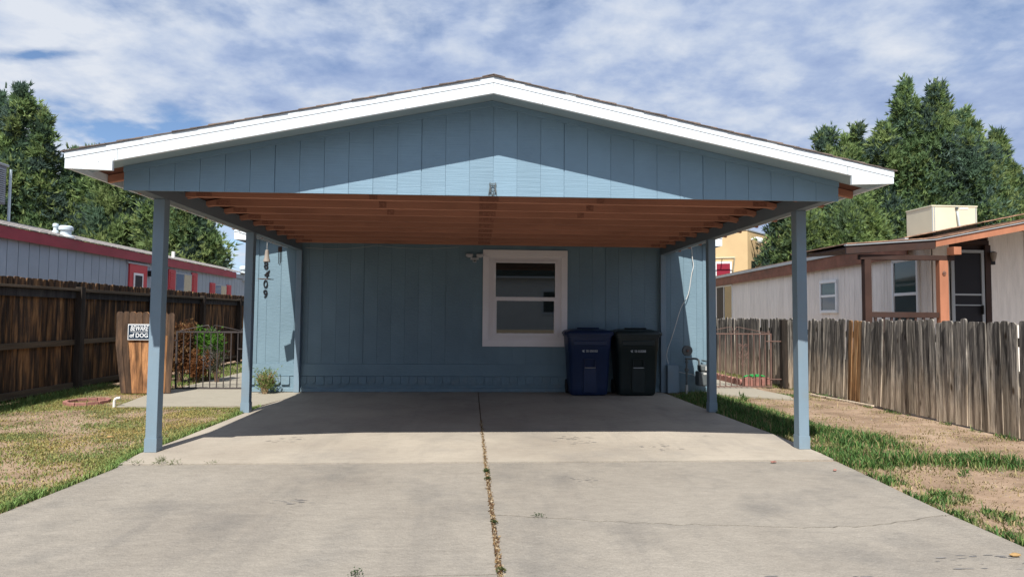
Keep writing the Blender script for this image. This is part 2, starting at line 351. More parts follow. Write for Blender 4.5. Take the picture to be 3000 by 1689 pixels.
def npmesh(name, V, T, tint, m):
    me = bpy.data.meshes.new(name); nv, nt_ = len(V), len(T)
    me.vertices.add(nv); me.vertices.foreach_set('co', V.astype(np.float32).ravel())
    me.loops.add(nt_*3); me.loops.foreach_set('vertex_index', T.astype(np.int32).ravel())
    me.polygons.add(nt_); me.polygons.foreach_set('loop_start', np.arange(0, nt_*3, 3, dtype=np.int32)); me.polygons.foreach_set('loop_total', np.full(nt_, 3, dtype=np.int32))
    a = me.color_attributes.new('tint', 'FLOAT_COLOR', 'POINT'); c = np.ones((nv, 4), np.float32); c[:, :3] = tint
    a.data.foreach_set('color', c.ravel()); me.materials.append(m); me.update(calc_edges=True); me.validate(); return me
def text_mesh(txt, size, m, depth=.004, bold=.0, shear=0.0, sx=1.0, width=None):
    cu = bpy.data.curves.new('lettering', 'FONT'); cu.body = txt; cu.size = size; cu.extrude = depth/2; cu.offset = bold; cu.shear = shear
    cu.align_x = 'CENTER'; cu.align_y = 'CENTER'; cu.resolution_u = 3
    o = bpy.data.objects.new('lettering', cu); COL.objects.link(o)
    dg = bpy.context.evaluated_depsgraph_get(); dg.update(); me = bpy.data.meshes.new_from_object(o.evaluated_get(dg))
    bpy.data.objects.remove(o); me.materials.clear(); me.materials.append(m)
    if width:
        xs = [v.co.x for v in me.vertices]; sx = width/(max(xs)-min(xs)); c_ = (max(xs)+min(xs))/2
        for v in me.vertices: v.co.x -= c_
    for v in me.vertices: v.co.x *= sx
    return me
def vnoise(x, y, seed=0):            # smooth value noise
    x = np.asarray(x, float); y = np.asarray(y, float); xi, yi = np.floor(x).astype(int), np.floor(y).astype(int); fx, fy = x-xi, y-yi
    fx = fx*fx*(3-2*fx); fy = fy*fy*(3-2*fy)
    def h(a, b):
        n = (a*374761393+b*668265263+seed*974634777) & 0x7fffffff; n = ((n ^ (n >> 13))*1274126177) & 0x7fffffff; return (n & 0xffff)/65535.
    return (h(xi, yi)*(1-fx)+h(xi+1, yi)*fx)*(1-fy)+(h(xi, yi+1)*(1-fx)+h(xi+1, yi+1)*fx)*fy
def fbm(x, y, seed=0):
    return (vnoise(x, y, seed)+.5*vnoise(x*2.1, y*2.1, seed+1)+.25*vnoise(x*4.3, y*4.3, seed+2))/1.75

# ------------------------------------------------------------------ ground
def soil_z(x, y):
    return -.022+.016*(fbm(x*1.6, y*1.6, 3)-.5)*2+.006*(vnoise(x*14, y*14, 9)-.5)
def structure(name, mb, m, parent=None, **k):
    o = mb.build(name, m, parent, **k)
    if parent is None: o['kind'] = 'structure'
    return o
g = MB(); g.add([(-400, -60, -.09), (400, -60, -.09), (400, 900, -.09), (-400, 900, -.09)], [(0, 1, 2, 3)])
structure('ground', g, M_GROUND)
def soil_sheet(x0, x1, y0, y1, step, name):
    nx, ny = int((x1-x0)/step)+1, int((y1-y0)/step)+1
    X, Yg = np.meshgrid(np.linspace(x0, x1, nx), np.linspace(y0, y1, ny)); Zg = soil_z(X, Yg)
    g = MB(); g.v = list(map(tuple, np.stack([X, Yg, Zg], -1).reshape(-1, 3).tolist()))
    g.f = [(j*nx+i, j*nx+i+1, (j+1)*nx+i+1, (j+1)*nx+i) for j in range(ny-1) for i in range(nx-1)]; g.mi = [0]*len(g.f)
    return structure(name, g, M_SOIL, smooth=True)
soil_sheet(-7.5, -2.3, .5, 18, .07, 'lawn_soil')
soil_sheet(2.4, 7.5, .5, 16, .07, 'yard_soil')

rd = MB().box(-60, 60, -9, .1, -.2, -.085); structure('road', rd, mat('asphalt', (.055, .055, .058), .9, var=.15, vscale=2, bump=.4, bscale=60, speck=.2))
kb = MB().box(-60, -2.9, .11, .28, -.2, .02); kb.box(2.9, 60, .11, .28, -.2, .02); structure('kerb', kb, M_WALK)
# driveway: slabs with open joints and a jagged crack between real edges
drive = bpy.data.objects.new('driveway', None); COL.objects.link(drive); drive['kind'] = 'structure'
def jag(pts, n=6, a=.008, seed=1):
    r = random.Random(seed); out = []
    for (x0, y0), (x1, y1) in zip(pts[:-1], pts[1:]):
        for k in range(n):
            t = k/n; out.append((x0+(x1-x0)*t, y0+(y1-y0)*t+r.uniform(-a, a)))
    out.append(pts[-1]); return out
def slab(pts, m, nm='slab', z=0.0, label=None):
    return MB().prism(pts, 'z', -.08, z).build(nm, m, drive, label=label)
crk = jag([(.117, 3.515), (.694, 3.396), (1.04, 3.33), (1.382, 3.305), (1.8, 3.25), (2.154, 3.262), (2.66, 3.418), (2.72, 3.43)], 9, .013)
crk2 = jag([(-2.6, 2.62), (-1.2, 2.66), (-.485, 2.704), (.104, 2.72)], 7, .006, 4)
cjL = [(.040, 9.06), (.058, 7), (.068, 5.8), (.076, 4.745)]; cjR = [(.052, 9.06), (.070, 7), (.083, 5.8), (.095, 4.745)]
slab([(-2.45, 9.06), (-2.47, 8.4), (-2.56, 7.6), (-2.575, 6.9), (-2.60, 5.6), (-2.64, 5.1), (-2.60, 4.745)]+cjL[::-1], M_CONC_A, label='pale rear left driveway slab partly in carport shade')
slab([(2.76, 9.06)]+cjR+[(2.826, 4.76), (2.845, 5.0), (2.85, 5.9), (2.80, 7.2), (2.78, 8.4)], M_CONC_A, label='pale rear right driveway slab partly in carport shade')
slab([(-2.6, 4.733), (-2.568, 4.672), (-2.594, 3.95), (-2.61, 3.6), (-2.64, 2.63)]+[(x, y+.004) for x, y in crk2]+[(.0755, 4.733)], M_CONC_B, z=-.008)
slab([(-2.64, 2.61)]+[(x, y-.004) for x, y in crk2][1:]+[(.129, 1.2), (.142, .3), (-2.75, .3)], M_CONC_B, z=-.008)
slab([(.097, 4.733)]+[(x, y+.0055) for x, y in crk]+[(2.73, 3.6), (2.755, 3.9), (2.785, 4.2), (2.81, 4.5), (2.825, 4.733)], M_CONC_B, z=-.008)
slab([(x, y-.0055) for x, y in crk]+[(2.70, 2.9), (2.72, .3), (.166, .3), (.152, 1.2)], M_CONC_B, z=-.008)
lt = MB().prism(cjL+[(.129, 1.2), (.142, .3), (.166, .3), (.152, 1.2)]+cjR[::-1], 'z', -.09, -.010).build('joint_litter', M_LITTER, drive)
dk = MB().box(-2.7, 2.8, .3, 9.06, -.088, -.03).build('slab_bed', M_LITTER, drive)
# scuffs and tyre stains lying on the slabs
def blot(cx, cy, rx, ry, seed, m=M_STAIN, n=26, thin=.5):
    r = random.Random(seed); g = MB()
    for k in range(n):
        a = r.uniform(0, 6.28); q = r.random()**.6; x = cx+rx*q*math.cos(a); y = cy+ry*q*math.sin(a)
        w = r.uniform(.02, .065)*min(rx, .2)*3; h = w*r.uniform(.12, .45)*thin
        P = []
        for j in range(7):
            t = 2*math.pi*j/7; P.append((x+w*math.cos(t)*r.uniform(.6, 1.1), y+h*math.sin(t)*r.uniform(.5, 1.2), .0025+.00004*k-(.008 if cy < 4.7 else 0)))
        g.add(P, [tuple(range(7))])
    return g
g = MB()
for i, (cx, cy, rx, ry, n) in enumerate([(-1.05, 3.78, .16, .09, 26), (.75, 4.25, .13, .08, 20), (2.35, 2.75, .3, .1, 22), (1.5, 2.62, .35, .04, 14), (-1.6, 5.6, .22, .12, 24), (.9, 5.55, .2, .18, 24), (1.6, 5.25, .18, .16, 20), (1.2, 6.7, .55, .16, 36), (-1.2, 8.4, .8, .06, 24), (2.1, 5.7, .12, .08, 12)]):
    b = blot(cx, cy, rx, ry, i+3, n=n); g.add(b.v, b.f)
o = g.build('surface_stain', M_STAIN, drive); o['kind'] = 'stuff'

# walks
walkL = MB().prism([(-2.6, 7.72), (-2.48, 8.4), (-2.455, 9.05), (-3.18, 9.05), (-3.18, 17), (-4.42, 17), (-4.42, 9.4), (-4.46, 8.75), (-4.26, 7.68)], 'z', -.08, -.004)
structure('left_path', walkL, M_WALK)
walkR = MB().prism([(3.5, 8.86), (4.37, 8.30), (4.52, 8.7), (4.42, 9.3), (4.38, 16), (3.5, 16)], 'z', -.08, -.006)
structure('right_path', walkR, M_WALK)

# ------------------------------------------------------------------ carport
AP, SL = .108, .2095
def ztop(x, z0=2.7635): return z0-SL*abs(x-AP)
cp = thing('carport', 'blue grey open carport with white gable fascia and red brown trusses over the driveway', 'carport', (.12, 5.14, 0))
FY, GY, YE = 4.50, 4.232, 9.066          # gable wall, fascia face and rear end of the roof
FX0, FX1 = -2.502, 2.738
# gable siding, strip by strip
pitch = (FX1-FX0)/30
for i in range(30):
    x0 = FX0+i*pitch; x1 = x0+pitch; gL = .0032 if i % 6 == 0 else .0012; gR = .0032 if i % 6 == 5 else .0012
    a, b = x0+(gL if i else 0), x1-(gR if i < 29 else 0)
    zb = 1.974+.018*(i/30)
    pts = [(a, zb), (b, zb+.0006), (b, ztop(b, 2.689))]+([(AP, 2.689)] if a < AP < b else [])+[(a, ztop(a, 2.689))]
    MB().prism(pts, 'y', FY, FY+.006).build('siding_strip', M_SIDING, cp)
MB().prism([(FX0+.002, 1.977), (FX1-.002, 1.994), (FX1-.002, ztop(FX1, 2.684)), (AP, 2.684), (FX0+.002, ztop(FX0, 2.684))], 'y', FY+.0065, FY+.028).build('siding_backing', M_SIDING, cp)
for xe in (FX0+.002, FX1-.002):                # rake boards over the siding
    MB().prism([(xe, ztop(xe, 2.687)), (AP, 2.687), (AP, 2.649), (xe, ztop(xe, 2.649))], 'y', FY-.014, FY-.001).build('rake_board', M_SIDING, cp)
# fascia
def fpoly(xe, xr, ze, zr, zn):
    return [(xe, ze), (xr, zr), (xr, zn), (AP, 2.651), (AP, 2.7245), (xe, ztop(xe, 2.7245))]
EX0, EX1 = -2.738, 2.989
MB().prism(fpoly(EX0, -2.432, 2.061, 2.054, 2.118), 'y', GY, GY+.023).build('fascia_board', M_WHITE, cp, bevel=.0015)
MB().prism(fpoly(EX1, 2.677, 2.075, 2.063, 2.128), 'y', GY, GY+.023).build('fascia_board', M_WHITE, cp, bevel=.0015)
for xe in (EX0-.002, EX1+.002):
    MB().prism([(xe, ztop(xe, 2.725)), (AP, 2.725), (AP, 2.7635), (xe, ztop(xe, 2.7635))], 'y', GY-.0035, GY+.023).build('fascia_trim_strip', M_WHITE, cp, bevel=.001)
for x in (-2.6, -2.52, -2.42, -1.65, -.5, .45, 1.5, 2.25, 2.7, 2.82):       # nail heads
    MB().lathe((x, GY-.0005, ztop(x, 2.68)-.02), [(.0035, 0), (.0035, -.0015)], 8, 'y').build('nail_head', M_DRIP, cp)
for x, w in ((-2.40, .0025), (AP, .002), (2.645, .0025)):       # open joints between the fascia boards
    MB().hexa([(x-w/2+.004, GY-.0009, ztop(x, 2.651)+.001), (x+w/2+.004, GY-.0009, ztop(x, 2.651)+.001), (x+w/2+.004, GY-.0001, ztop(x, 2.651)+.001), (x-w/2+.004, GY-.0001, ztop(x, 2.651)+.001)], [(x-w/2, GY-.0009, ztop(x, 2.724)), (x+w/2, GY-.0009, ztop(x, 2.724)), (x+w/2, GY-.0001, ztop(x, 2.724)), (x-w/2, GY-.0001, ztop(x, 2.724))]).build('board_joint', M_METER, cp)
# gable overhang soffit
for xe in (EX0+.01, EX1-.01):
    MB().prism([(xe, ztop(xe, 2.712)), (AP, 2.712), (AP, 2.6895), (xe, ztop(xe, 2.6895))], 'y', GY+.0235, FY-.0005).build('gable_soffit', M_SOFFIT, cp)
# side eave fascias, posts, beams
for xe, s in ((EX0, 1), (EX1, -1)):
    a, b = sorted((xe, xe+s*.02))
    MB().box(a, b, GY+.024, YE, 2.064 if s > 0 else 2.078, ztop(xe, 2.73)).build('eave_fascia', M_WHITE, cp, bevel=.0015)
    MB().box(a, b, GY+.024, YE, ztop(xe, 2.7305), ztop(xe, 2.7635)).build('drip_edge', M_DRIP, cp)
for xi in (-2.61, 2.74):
    MB().box(xi, xi+.09, 4.73, 9.075, 2.032, 2.135).build('beam', M_BEAM, cp, bevel=.003)
    xa, xb = (-2.535, -2.520) if xi < 0 else (2.740, 2.755)
    MB().box(xa, xb, 4.73, 9.06, 2.1355, ztop(xa if xi < 0 else xb, 2.705)).build('beam_plate', M_BEAM, cp)
pm = [(-2.612, 5.128), (2.742, 5.128), (-2.612, 7.14), (2.742, 7.14)]
for k, (x, y) in enumerate(pm):
    lean = .006 if k % 2 == 0 else -.004
    w = .088
    g = MB().hexa([(x-lean, y, .0), (x+w-lean, y, 0), (x+w-lean, y+w, 0), (x-lean, y+w, 0)], [(x, y, 2.031), (x+w, y, 2.031), (x+w, y+w, 2.031), (x, y+w, 2.031)])
    p = g.build('post', M_POST, cp, bevel=.004)
    q = MB()
    q.box(x-.004-lean, x+w+.004-lean, y-.003, y, .002, .11); q.box(x-.004-lean, x+w+.004-lean, y+w, y+w+.003, .002, .11)
    q.box(x-.004-lean, x-.001-lean, y, y+w, .002, .11); q.box(x+w+.001-lean, x+w+.004-lean, y, y+w, .002, .11)
    q.build('post_bracket', M_POST, p)
for x in (-2.575, 2.735):
    MB().box(x, x+.075, 9.0, 9.074, 0.0, 2.031).build('wall_post', M_POST, cp, bevel=.003)
# trusses
for k in range(11):
    y = 4.64+.41*k
    zb = 2.112+rnd.uniform(-.003, .003)
    def ct(x): return min(2.20, ztop(x, 2.70))
    xs = [-2.519, -2.28, 2.50, 2.739]
    o = MB().prism([(xs[0], zb), (xs[3], zb), (xs[3], ct(xs[3])), (xs[2], ct(xs[2])), (xs[1], ct(xs[1])), (xs[0], ct(xs[0]))], 'y', y, y+.038).build('bottom_chord', M_RAFT, cp, bevel=.003)
    for px, w in ((AP, .17), (-2.36, .13), (2.58, .13), *(((-.95+.02*k, .07), (1.15-.02*k, .07)) if k < 5 else ())):
        q = MB(); zt = min(2.19, ct(px+.07 if px > 0 else px-.07)-.004)
        for c in range(5):
            for rr in range(4):
                if 2.132+rr*.018 < zt: q.box(px-w/2+c*w/5, px-w/2+c*w/5+w*.13, y-.0025, y-.0005, 2.122+rr*.018, 2.132+rr*.018)
        q.box(px-w/2, px+w/2, y-.0007, y-.0001, 2.118, zt)
        q.build('truss_plate', M_PLATE, o)
    for xe in (EX0+.022, EX1-.022):
        MB().prism([(xe, ztop(xe, 2.655)), (AP, 2.655), (AP, 2.708), (xe, ztop(xe, 2.708))], 'y', y+.039, y+.075).build('rafter', M_RAFT, cp)
    MB().box(AP-.035, AP+.035, y+.002, y+.034, 2.201, 2.65).build('king_post', M_RAFT, cp)
# roof deck and shingles
for sx, xe in ((-1, EX0), (1, EX1)):
    MB().prism([(xe, ztop(xe, 2.73)), (AP, 2.73), (AP, 2.7125), (xe, ztop(xe, 2.7125))], 'y', GY+.024, YE).build('roof_deck', M_DECK, cp)
    n = 24; L_ = abs(xe-AP)
    for i in range(n):
        d0 = L_*(1-i/n)+.022; d1 = max(L_*(1-(i+1)/n)-.025, 0)
        xa, xb = AP+sx*d0, AP+sx*d1
        za, zb_ = ztop(xa, 2.766)+.005, ztop(xb, 2.766)+.002
        t = rnd.uniform(.005, .010)
        yf = GY-.012+rnd.uniform(-.004, .003)
        MB().hexa([(xa, yf, za), (xb, yf, zb_), (xb, YE, zb_), (xa, YE, za)], [(xa, yf, za+t), (xb, yf, zb_+t*.5), (xb, YE, zb_+t*.5), (xa, YE, za+t)]).build('shingle_course', M_SHINGLE, cp)
    # drip edge metal under the shingles along the rake
    MB().prism([(xe, ztop(xe, 2.764)), (AP, 2.764), (AP, 2.7685), (xe, ztop(xe, 2.7685))], 'y', GY-.007, YE).build('underlay', M_DRIP, cp)
MB().prism([(AP-.08, ztop(AP+.08, 2.776)), (AP, 2.778), (AP+.08, ztop(AP+.08, 2.776)), (AP+.08, ztop(AP+.08, 2.782)), (AP, 2.784), (AP-.08, ztop(AP+.08, 2.782))], 'y', GY-.014, YE).build('ridge_cap', M_SHINGLE, cp)
# small metal owl figure on the gable
OX, OZ = .115, 1.988
ow = thing('wall_ornament', 'small dark metal owl shaped ornament on the bottom centre of the carport gable', 'ornament', (OX, FY-.01, OZ))
g = MB()
def op(pts): return [(OX+a*.030, FY-.009, OZ+b*.092) for a, b in pts]
g.tube(op([(-1, 0), (-.85, .3), (-.72, .6), (-.7, .85), (-.72, 1), (-.45, .93), (0, .9), (.45, .93), (.72, 1), (.7, .85), (.72, .6), (.85, .3), (1, 0), (.4, .06), (0, .0), (-.4, .06), (-1, 0)]), .003, 5)
g.tube(op([(-.6, .84), (-.3, .72), (0, .8), (.3, .72), (.6, .84)]), .0035, 5)
g.tube(op([(-.4, .7), (-.45, .55), (-.2, .45), (.2, .45), (.45, .55), (.4, .7)]), .0025, 5)
g.tube(op([(-.35, .4), (-.4, .2), (0, .08), (.35, .2), (.3, .38), (.05, .2)]), .0025, 5)
g.tube(op([(-.75, .9), (-.6, .5), (-.62, .2)]), .0045, 5); g.tube(op([(.75, .9), (.6, .5), (.62, .2)]), .0045, 5)
g.build('owl_outline', M_METER, ow)

# ------------------------------------------------------------------ house behind
hs = thing('house', 'blue wood sided mobile home with white gable trim behind the carport', 'house', (.13, 9.08, 0))
HX0, HX1, HY = -3.20, 3.472, 9.08
def hz(x, z0=3.02): return z0-.207*abs(x-.12)
bounds = []; x = HX0; i = 0
while x < HX1-.02:
    bounds.append(x); x += .197
bounds.append(HX1)
heavy = {2, 8, 14, 20, 26, 32}
for i in range(len(bounds)-1):
    a, b = bounds[i], bounds[i+1]
    gl = .0045 if i in heavy else .0013; gr = .0045 if (i+1) in heavy else .0013
    a2, b2 = a+gl, b-gr
    segs = [(.40, None)]
    pts = [(a2, .40), (b2, .40), (b2, hz(b2, 2.93))]+([(AP, 2.93)] if a2 < AP < b2 else [])+[(a2, hz(a2, 2.93))]
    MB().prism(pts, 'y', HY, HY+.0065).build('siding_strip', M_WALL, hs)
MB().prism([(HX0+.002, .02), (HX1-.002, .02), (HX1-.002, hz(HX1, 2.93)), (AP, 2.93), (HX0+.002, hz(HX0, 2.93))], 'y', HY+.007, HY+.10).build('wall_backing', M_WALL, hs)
g = MB(); g.box(HX0, HX0+.08, HY+.101, 22, 0, 2.25); g.box(HX1-.08, HX1, HY+.101, 22, 0, 2.25); g.box(HX0+.08, HX1-.08, 21.9, 22, 0, 2.25)
g.build('side_wall', M_WALL, hs)
MB().box(HX0, HX1, HY-.012, HY+.0068, .225, .398).build('belly_band', M_WALL, hs, bevel=.002)
for x0 in (HX0-.004, HX1-.075):
    MB().box(x0, x0+.079, HY-.012, HY-.0005, .40, 2.2).build('corner_board', M_WALL, hs, bevel=.002)
# course of rounded blocks and lower footing
bw = .121; x = HX0-.05; proto_b = []
for v in range(4):
    r = random.Random(v); w = bw-.006; dz = .115+r.uniform(-.004, .004); c = .012+.008*v
    proto_b.append(MB().prism([(c, -dz), (w-c, -dz), (w, -dz+c), (w, -.002), (0, -.002), (0, -dz+c)], 'y', 0, .07).mesh('block', M_BLOCK))
i = 0
while x < 2.70:
    if not (-2.60 < x+.06 < -2.47):
        pr = .015 if x < -2.6 else .006
        inst('block', proto_b[i % 4], hs, (x, HY-pr-.012-rnd.uniform(0, .006), .222+rnd.uniform(-.003, .003)), (0, rnd.uniform(-.015, .015), 0))
    x += bw; i += 1
MB().box(HX0, 2.73, HY-.004, HY+.0068, .0, .222).build('footing', M_BLOCK, hs)
MB().box(HX0-.02, 2.73, HY-.03, HY-.005, .0, .055).build('footing_ledge', M_BLOCK, hs, bevel=.004)
MB().box(3.0, HX1, HY-.006, HY+.0068, .0, .222).build('footing', M_BLOCK, hs)
# roof
for xe in (-3.41, 3.62):
    s = -1 if xe < 0 else 1
    xr = xe-s*.20
    MB().prism([(xe, hz(xe, 2.885)), (xr, hz(xe, 2.875)), (xr, hz(xr, 2.89)), (AP, 2.89), (AP, 2.99), (xe, hz(xe, 2.99))], 'y', 8.88, 8.905).build('fascia_board', M_WHITE, hs, bevel=.002)
    MB().prism([(xe, hz(xe, 2.99)), (AP, 2.99), (AP, 3.02), (xe, hz(xe, 3.02))], 'y', 8.873, 8.905).build('fascia_trim_strip', M_WHITE, hs)
    MB().prism([(xe, hz(xe, 2.96)), (AP, 2.96), (AP, 2.94), (xe, hz(xe, 2.94))], 'y', 8.906, 9.079).build('gable_soffit', M_SOFFIT, hs)
    MB().prism([(xe, hz(xe, 2.99)), (AP, 2.99), (AP, 2.965), (xe, hz(xe, 2.965))], 'y', 8.906, 22.2).build('roof_deck', M_DECK, hs)
    n = 22; L_ = abs(xe-AP)
    for i in range(n):
        d0 = L_*(1-i/n)+.03; d1 = max(L_*(1-(i+1)/n)-.03, 0); xa, xb = AP+s*d0, AP+s*d1
        za, zb_ = hz(xa, 3.022)+.007, hz(xb, 3.022)+.002
        MB().hexa([(xa, 8.865, za), (xb, 8.865, zb_), (xb, 22.2, zb_), (xa, 22.2, za)], [(xa, 8.865, za+.009), (xb, 8.865, zb_+.005), (xb, 22.2, zb_+.005), (xa, 22.2, za+.009)]).build('shingle_course', M_SHINGLE, hs)
    MB().box(*sorted((xe, xe-s*.02)), 8.906, 22.2, hz(xe, 2.885), hz(xe, 2.985)).build('eave_fascia', M_WHITE, hs)
# window
def frame(x0, x1, z0, z1, w, y0, y1, name, m, parent, bevel=.002):
    MB().box(x0, x1, y0, y1, z1-w, z1).build(name, m, parent, bevel=bevel); MB().box(x0, x1, y0, y1, z0, z0+w).build(name, m, parent, bevel=bevel)
    MB().box(x0, x0+w, y0, y1, z0+w+.0008, z1-w-.0008).build(name, m, parent, bevel=bevel); MB().box(x1-w, x1, y0, y1, z0+w+.0008, z1-w-.0008).build(name, m, parent, bevel=bevel)
win = MB().box(.19, 1.262, HY-.018, HY-.0005, .75, 1.985).build('window', M_TRIM2, hs, label='white framed single hung window')
frame(.100, 1.348, .66, 2.076, .092, HY-.036, HY-.0185, 'window_casing', M_TRIM, win)
frame(.255, 1.198, .805, 1.92, .034, HY-.042, HY-.0185, 'window_frame', M_TRIM2, win)
MB().box(.289, 1.166, HY-.040, HY-.0186, 1.345, 1.385).build('meeting_rail', M_TRIM2, win, bevel=.002)
MB().box(.289, 1.166, HY-.0225, HY-.0186, 1.3855, 1.886).build('pane', M_GLASS, win)
MB().box(.305, 1.150, HY-.0245, HY-.0186, .855, 1.3445).build('pane', M_GLASS, win)
frame(.2895, 1.1655, .8395, 1.3445, .0155, HY-.034, HY-.0186, 'sash', M_TRIM2, win, 0)
# electrical box at the wall
MB().box(2.812, 2.985, 8.93, 9.067, .0, .405).build('utility_box', M_POST, hs, bevel=.004, label='blue painted metal utility box at the foot of the wall')
# house number
hn = thing('house_number', 'four black metal digits 8409 running down the blue wall beside the corner', 'house number', (-3.02, 9.07, 1.33))
for ch, zc, sh in (('8', 1.805, 0), ('4', 1.675, .35), ('0', 1.534, 0), ('9', 1.392, 0)):
    me = text_mesh(ch, .160, M_NUM, .006, .0016, sh, .86)
    inst('digit', me, hn, (-3.022, 9.068, zc), (math.pi/2, 0, 0), label='digit '+ch)
# security light
sl = thing('security_light', 'white twin head motion sensor floodlight on the wall left of the window', 'wall light', (-.024, 9.07, 1.97))
for s in (-1, 1):
    MB().prism([(-.024+s*.022, 2.003), (-.024+s*.125, 2.006), (-.024+s*.13, 1.975), (-.024+s*.095, 1.952), (-.024+s*.03, 1.958)], 'y', 8.985, 9.05).build('lamp_head', M_LIGHTF, sl, bevel=.006)
    MB().tube([(-.024+s*.04, 9.06, 1.95), (-.024+s*.05, 9.03, 1.965)], .008, 6).build('swivel', M_LIGHTF, sl)
MB().box(-.085, .037, 9.035, 9.066, 1.925, 1.955).build('mounting_plate', M_LIGHTF, sl, bevel=.004)
MB().box(-.05, .002, 8.99, 9.05, 1.885, 1.924).build('motion_sensor', M_LIGHTF, sl, bevel=.005)
MB().box(-.042, -.006, 8.986, 8.9895, 1.893, 1.913).build('sensor_lens', M_METER, sl)
# thin string of hanging wire on the wall
pts = []
hooks = [(-2.47, 2.07), (-1.46, 2.115), (-.25, 2.11)]
for (xa, za), (xb, zb_) in zip(hooks[:-1], hooks[1:]):
    for k in range(13):
        t = k/12; pts.append((xa+(xb-xa)*t, 9.062, za+(zb_-za)*t-.035*math.sin(math.pi*t)))
tag(MB().tube(pts, .0022, 4).build('wire', M_CORD), 'thin pale wire strung loosely along the top of the shaded wall', 'wire')

# white cord down the right wall
pts = [(3.18, 9.06, 2.2), (3.221, 9.06, 2.14), (3.233, 9.055, 1.985), (3.242, 9.04, 1.875), (3.209, 9.03, 1.739), (3.151, 9.02, 1.438), (3.044, 9.02, 1.247), (2.944, 9.02, .93), (2.881, 9.02, .74), (2.84, 9.03, .62), (2.832, 9.04, .517), (2.86, 9.05, .415)]
def smooth(pts, n=5):
    P = [Vector(p) for p in pts]; out = []
    for i in range(len(P)-1):
        p0, p1, p2, p3 = P[max(i-1, 0)], P[i], P[i+1], P[min(i+2, len(P)-1)]
        for k in range(n):
            t = k/n; out.append(.5*((2*p1)+(p2-p0)*t+(2*p0-5*p1+4*p2-p3)*t*t+(3*p1-p0-3*p2+p3)*t**3))
    out.append(P[-1]); return out
tag(MB().tube(smooth(pts), .0055, 6).build('cord', M_CORD), 'loose white cable hanging down the right end of the blue wall', 'cable')

# gas meter
gm = thing('gas_meter', 'gas meter with grey pipes and round regulator against the right end of the wall', 'gas meter', (3.07, 8.85, 0))
MB().tube([(3.066, 8.85, 0), (3.066, 8.85, .52)], .014, 10).build('riser_pipe', M_METER, gm, smooth=True)
MB().tube([(3.066, 8.85, .0), (3.066, 8.85, .13)], .019, 10).build('pipe_sleeve', M_LAB, gm, smooth=True)
g = MB()
for z in (.33, .36, .46, .505): g.tube([(3.066, 8.85, z-.012), (3.066, 8.85, z+.012)], .025, 8)
g.box(3.035, 3.10, 8.84, 8.86, .335, .355); g.build('pipe_fitting', M_METER, gm)
MB().lathe((3.075, 8.83, .624), [(.02, .0), (.07, .0), (.078, .012), (.078, .022), (.07, .034), (.03, .05)], 24, 'y').build('regulator', M_METER, gm, smooth=True)
MB().lathe((3.075, 8.825, .624), [(.018, -.02), (.02, .006)], 12, 'y').build('regulator_cap', M_RUST, gm)
MB().tube(smooth([(3.07, 8.85, .505), (3.14, 8.85, .508), (3.2, 8.85, .507), (3.24, 8.85, .49), (3.25, 8.85, .45), (3.25, 8.85, .41)]), .016, 8).build('elbow_pipe', M_METER, gm, smooth=True)
mb = MB().box(3.21, 3.40, 8.76, 8.92, .12, .33).build('meter_body', M_METER, gm, bevel=.02)
MB().box(3.235, 3.385, 8.75, 8.90, .331, .425).build('index_head', M_METER, gm, bevel=.02)
MB().box(3.305, 3.372, 8.744, 8.7497, .345, .405).build('index_window', M_LAB, gm, bevel=.003)
MB().box(3.28, 3.325, 8.755, 8.7597, .285, .313).build('label_plate', M_LAB, gm)
MB().tube([(3.37, 8.85, .42), (3.37, 8.85, .47), (3.37, 9.05, .47)], .012, 8).build('outlet_pipe', M_METER, gm)
MB().tube(smooth([(2.99, 8.98, .31), (3.06, 8.97, .29), (3.2, 8.95, .265), (3.25, 8.95, .20)]), .004, 5).build('bond_wire', M_CORD, gm)

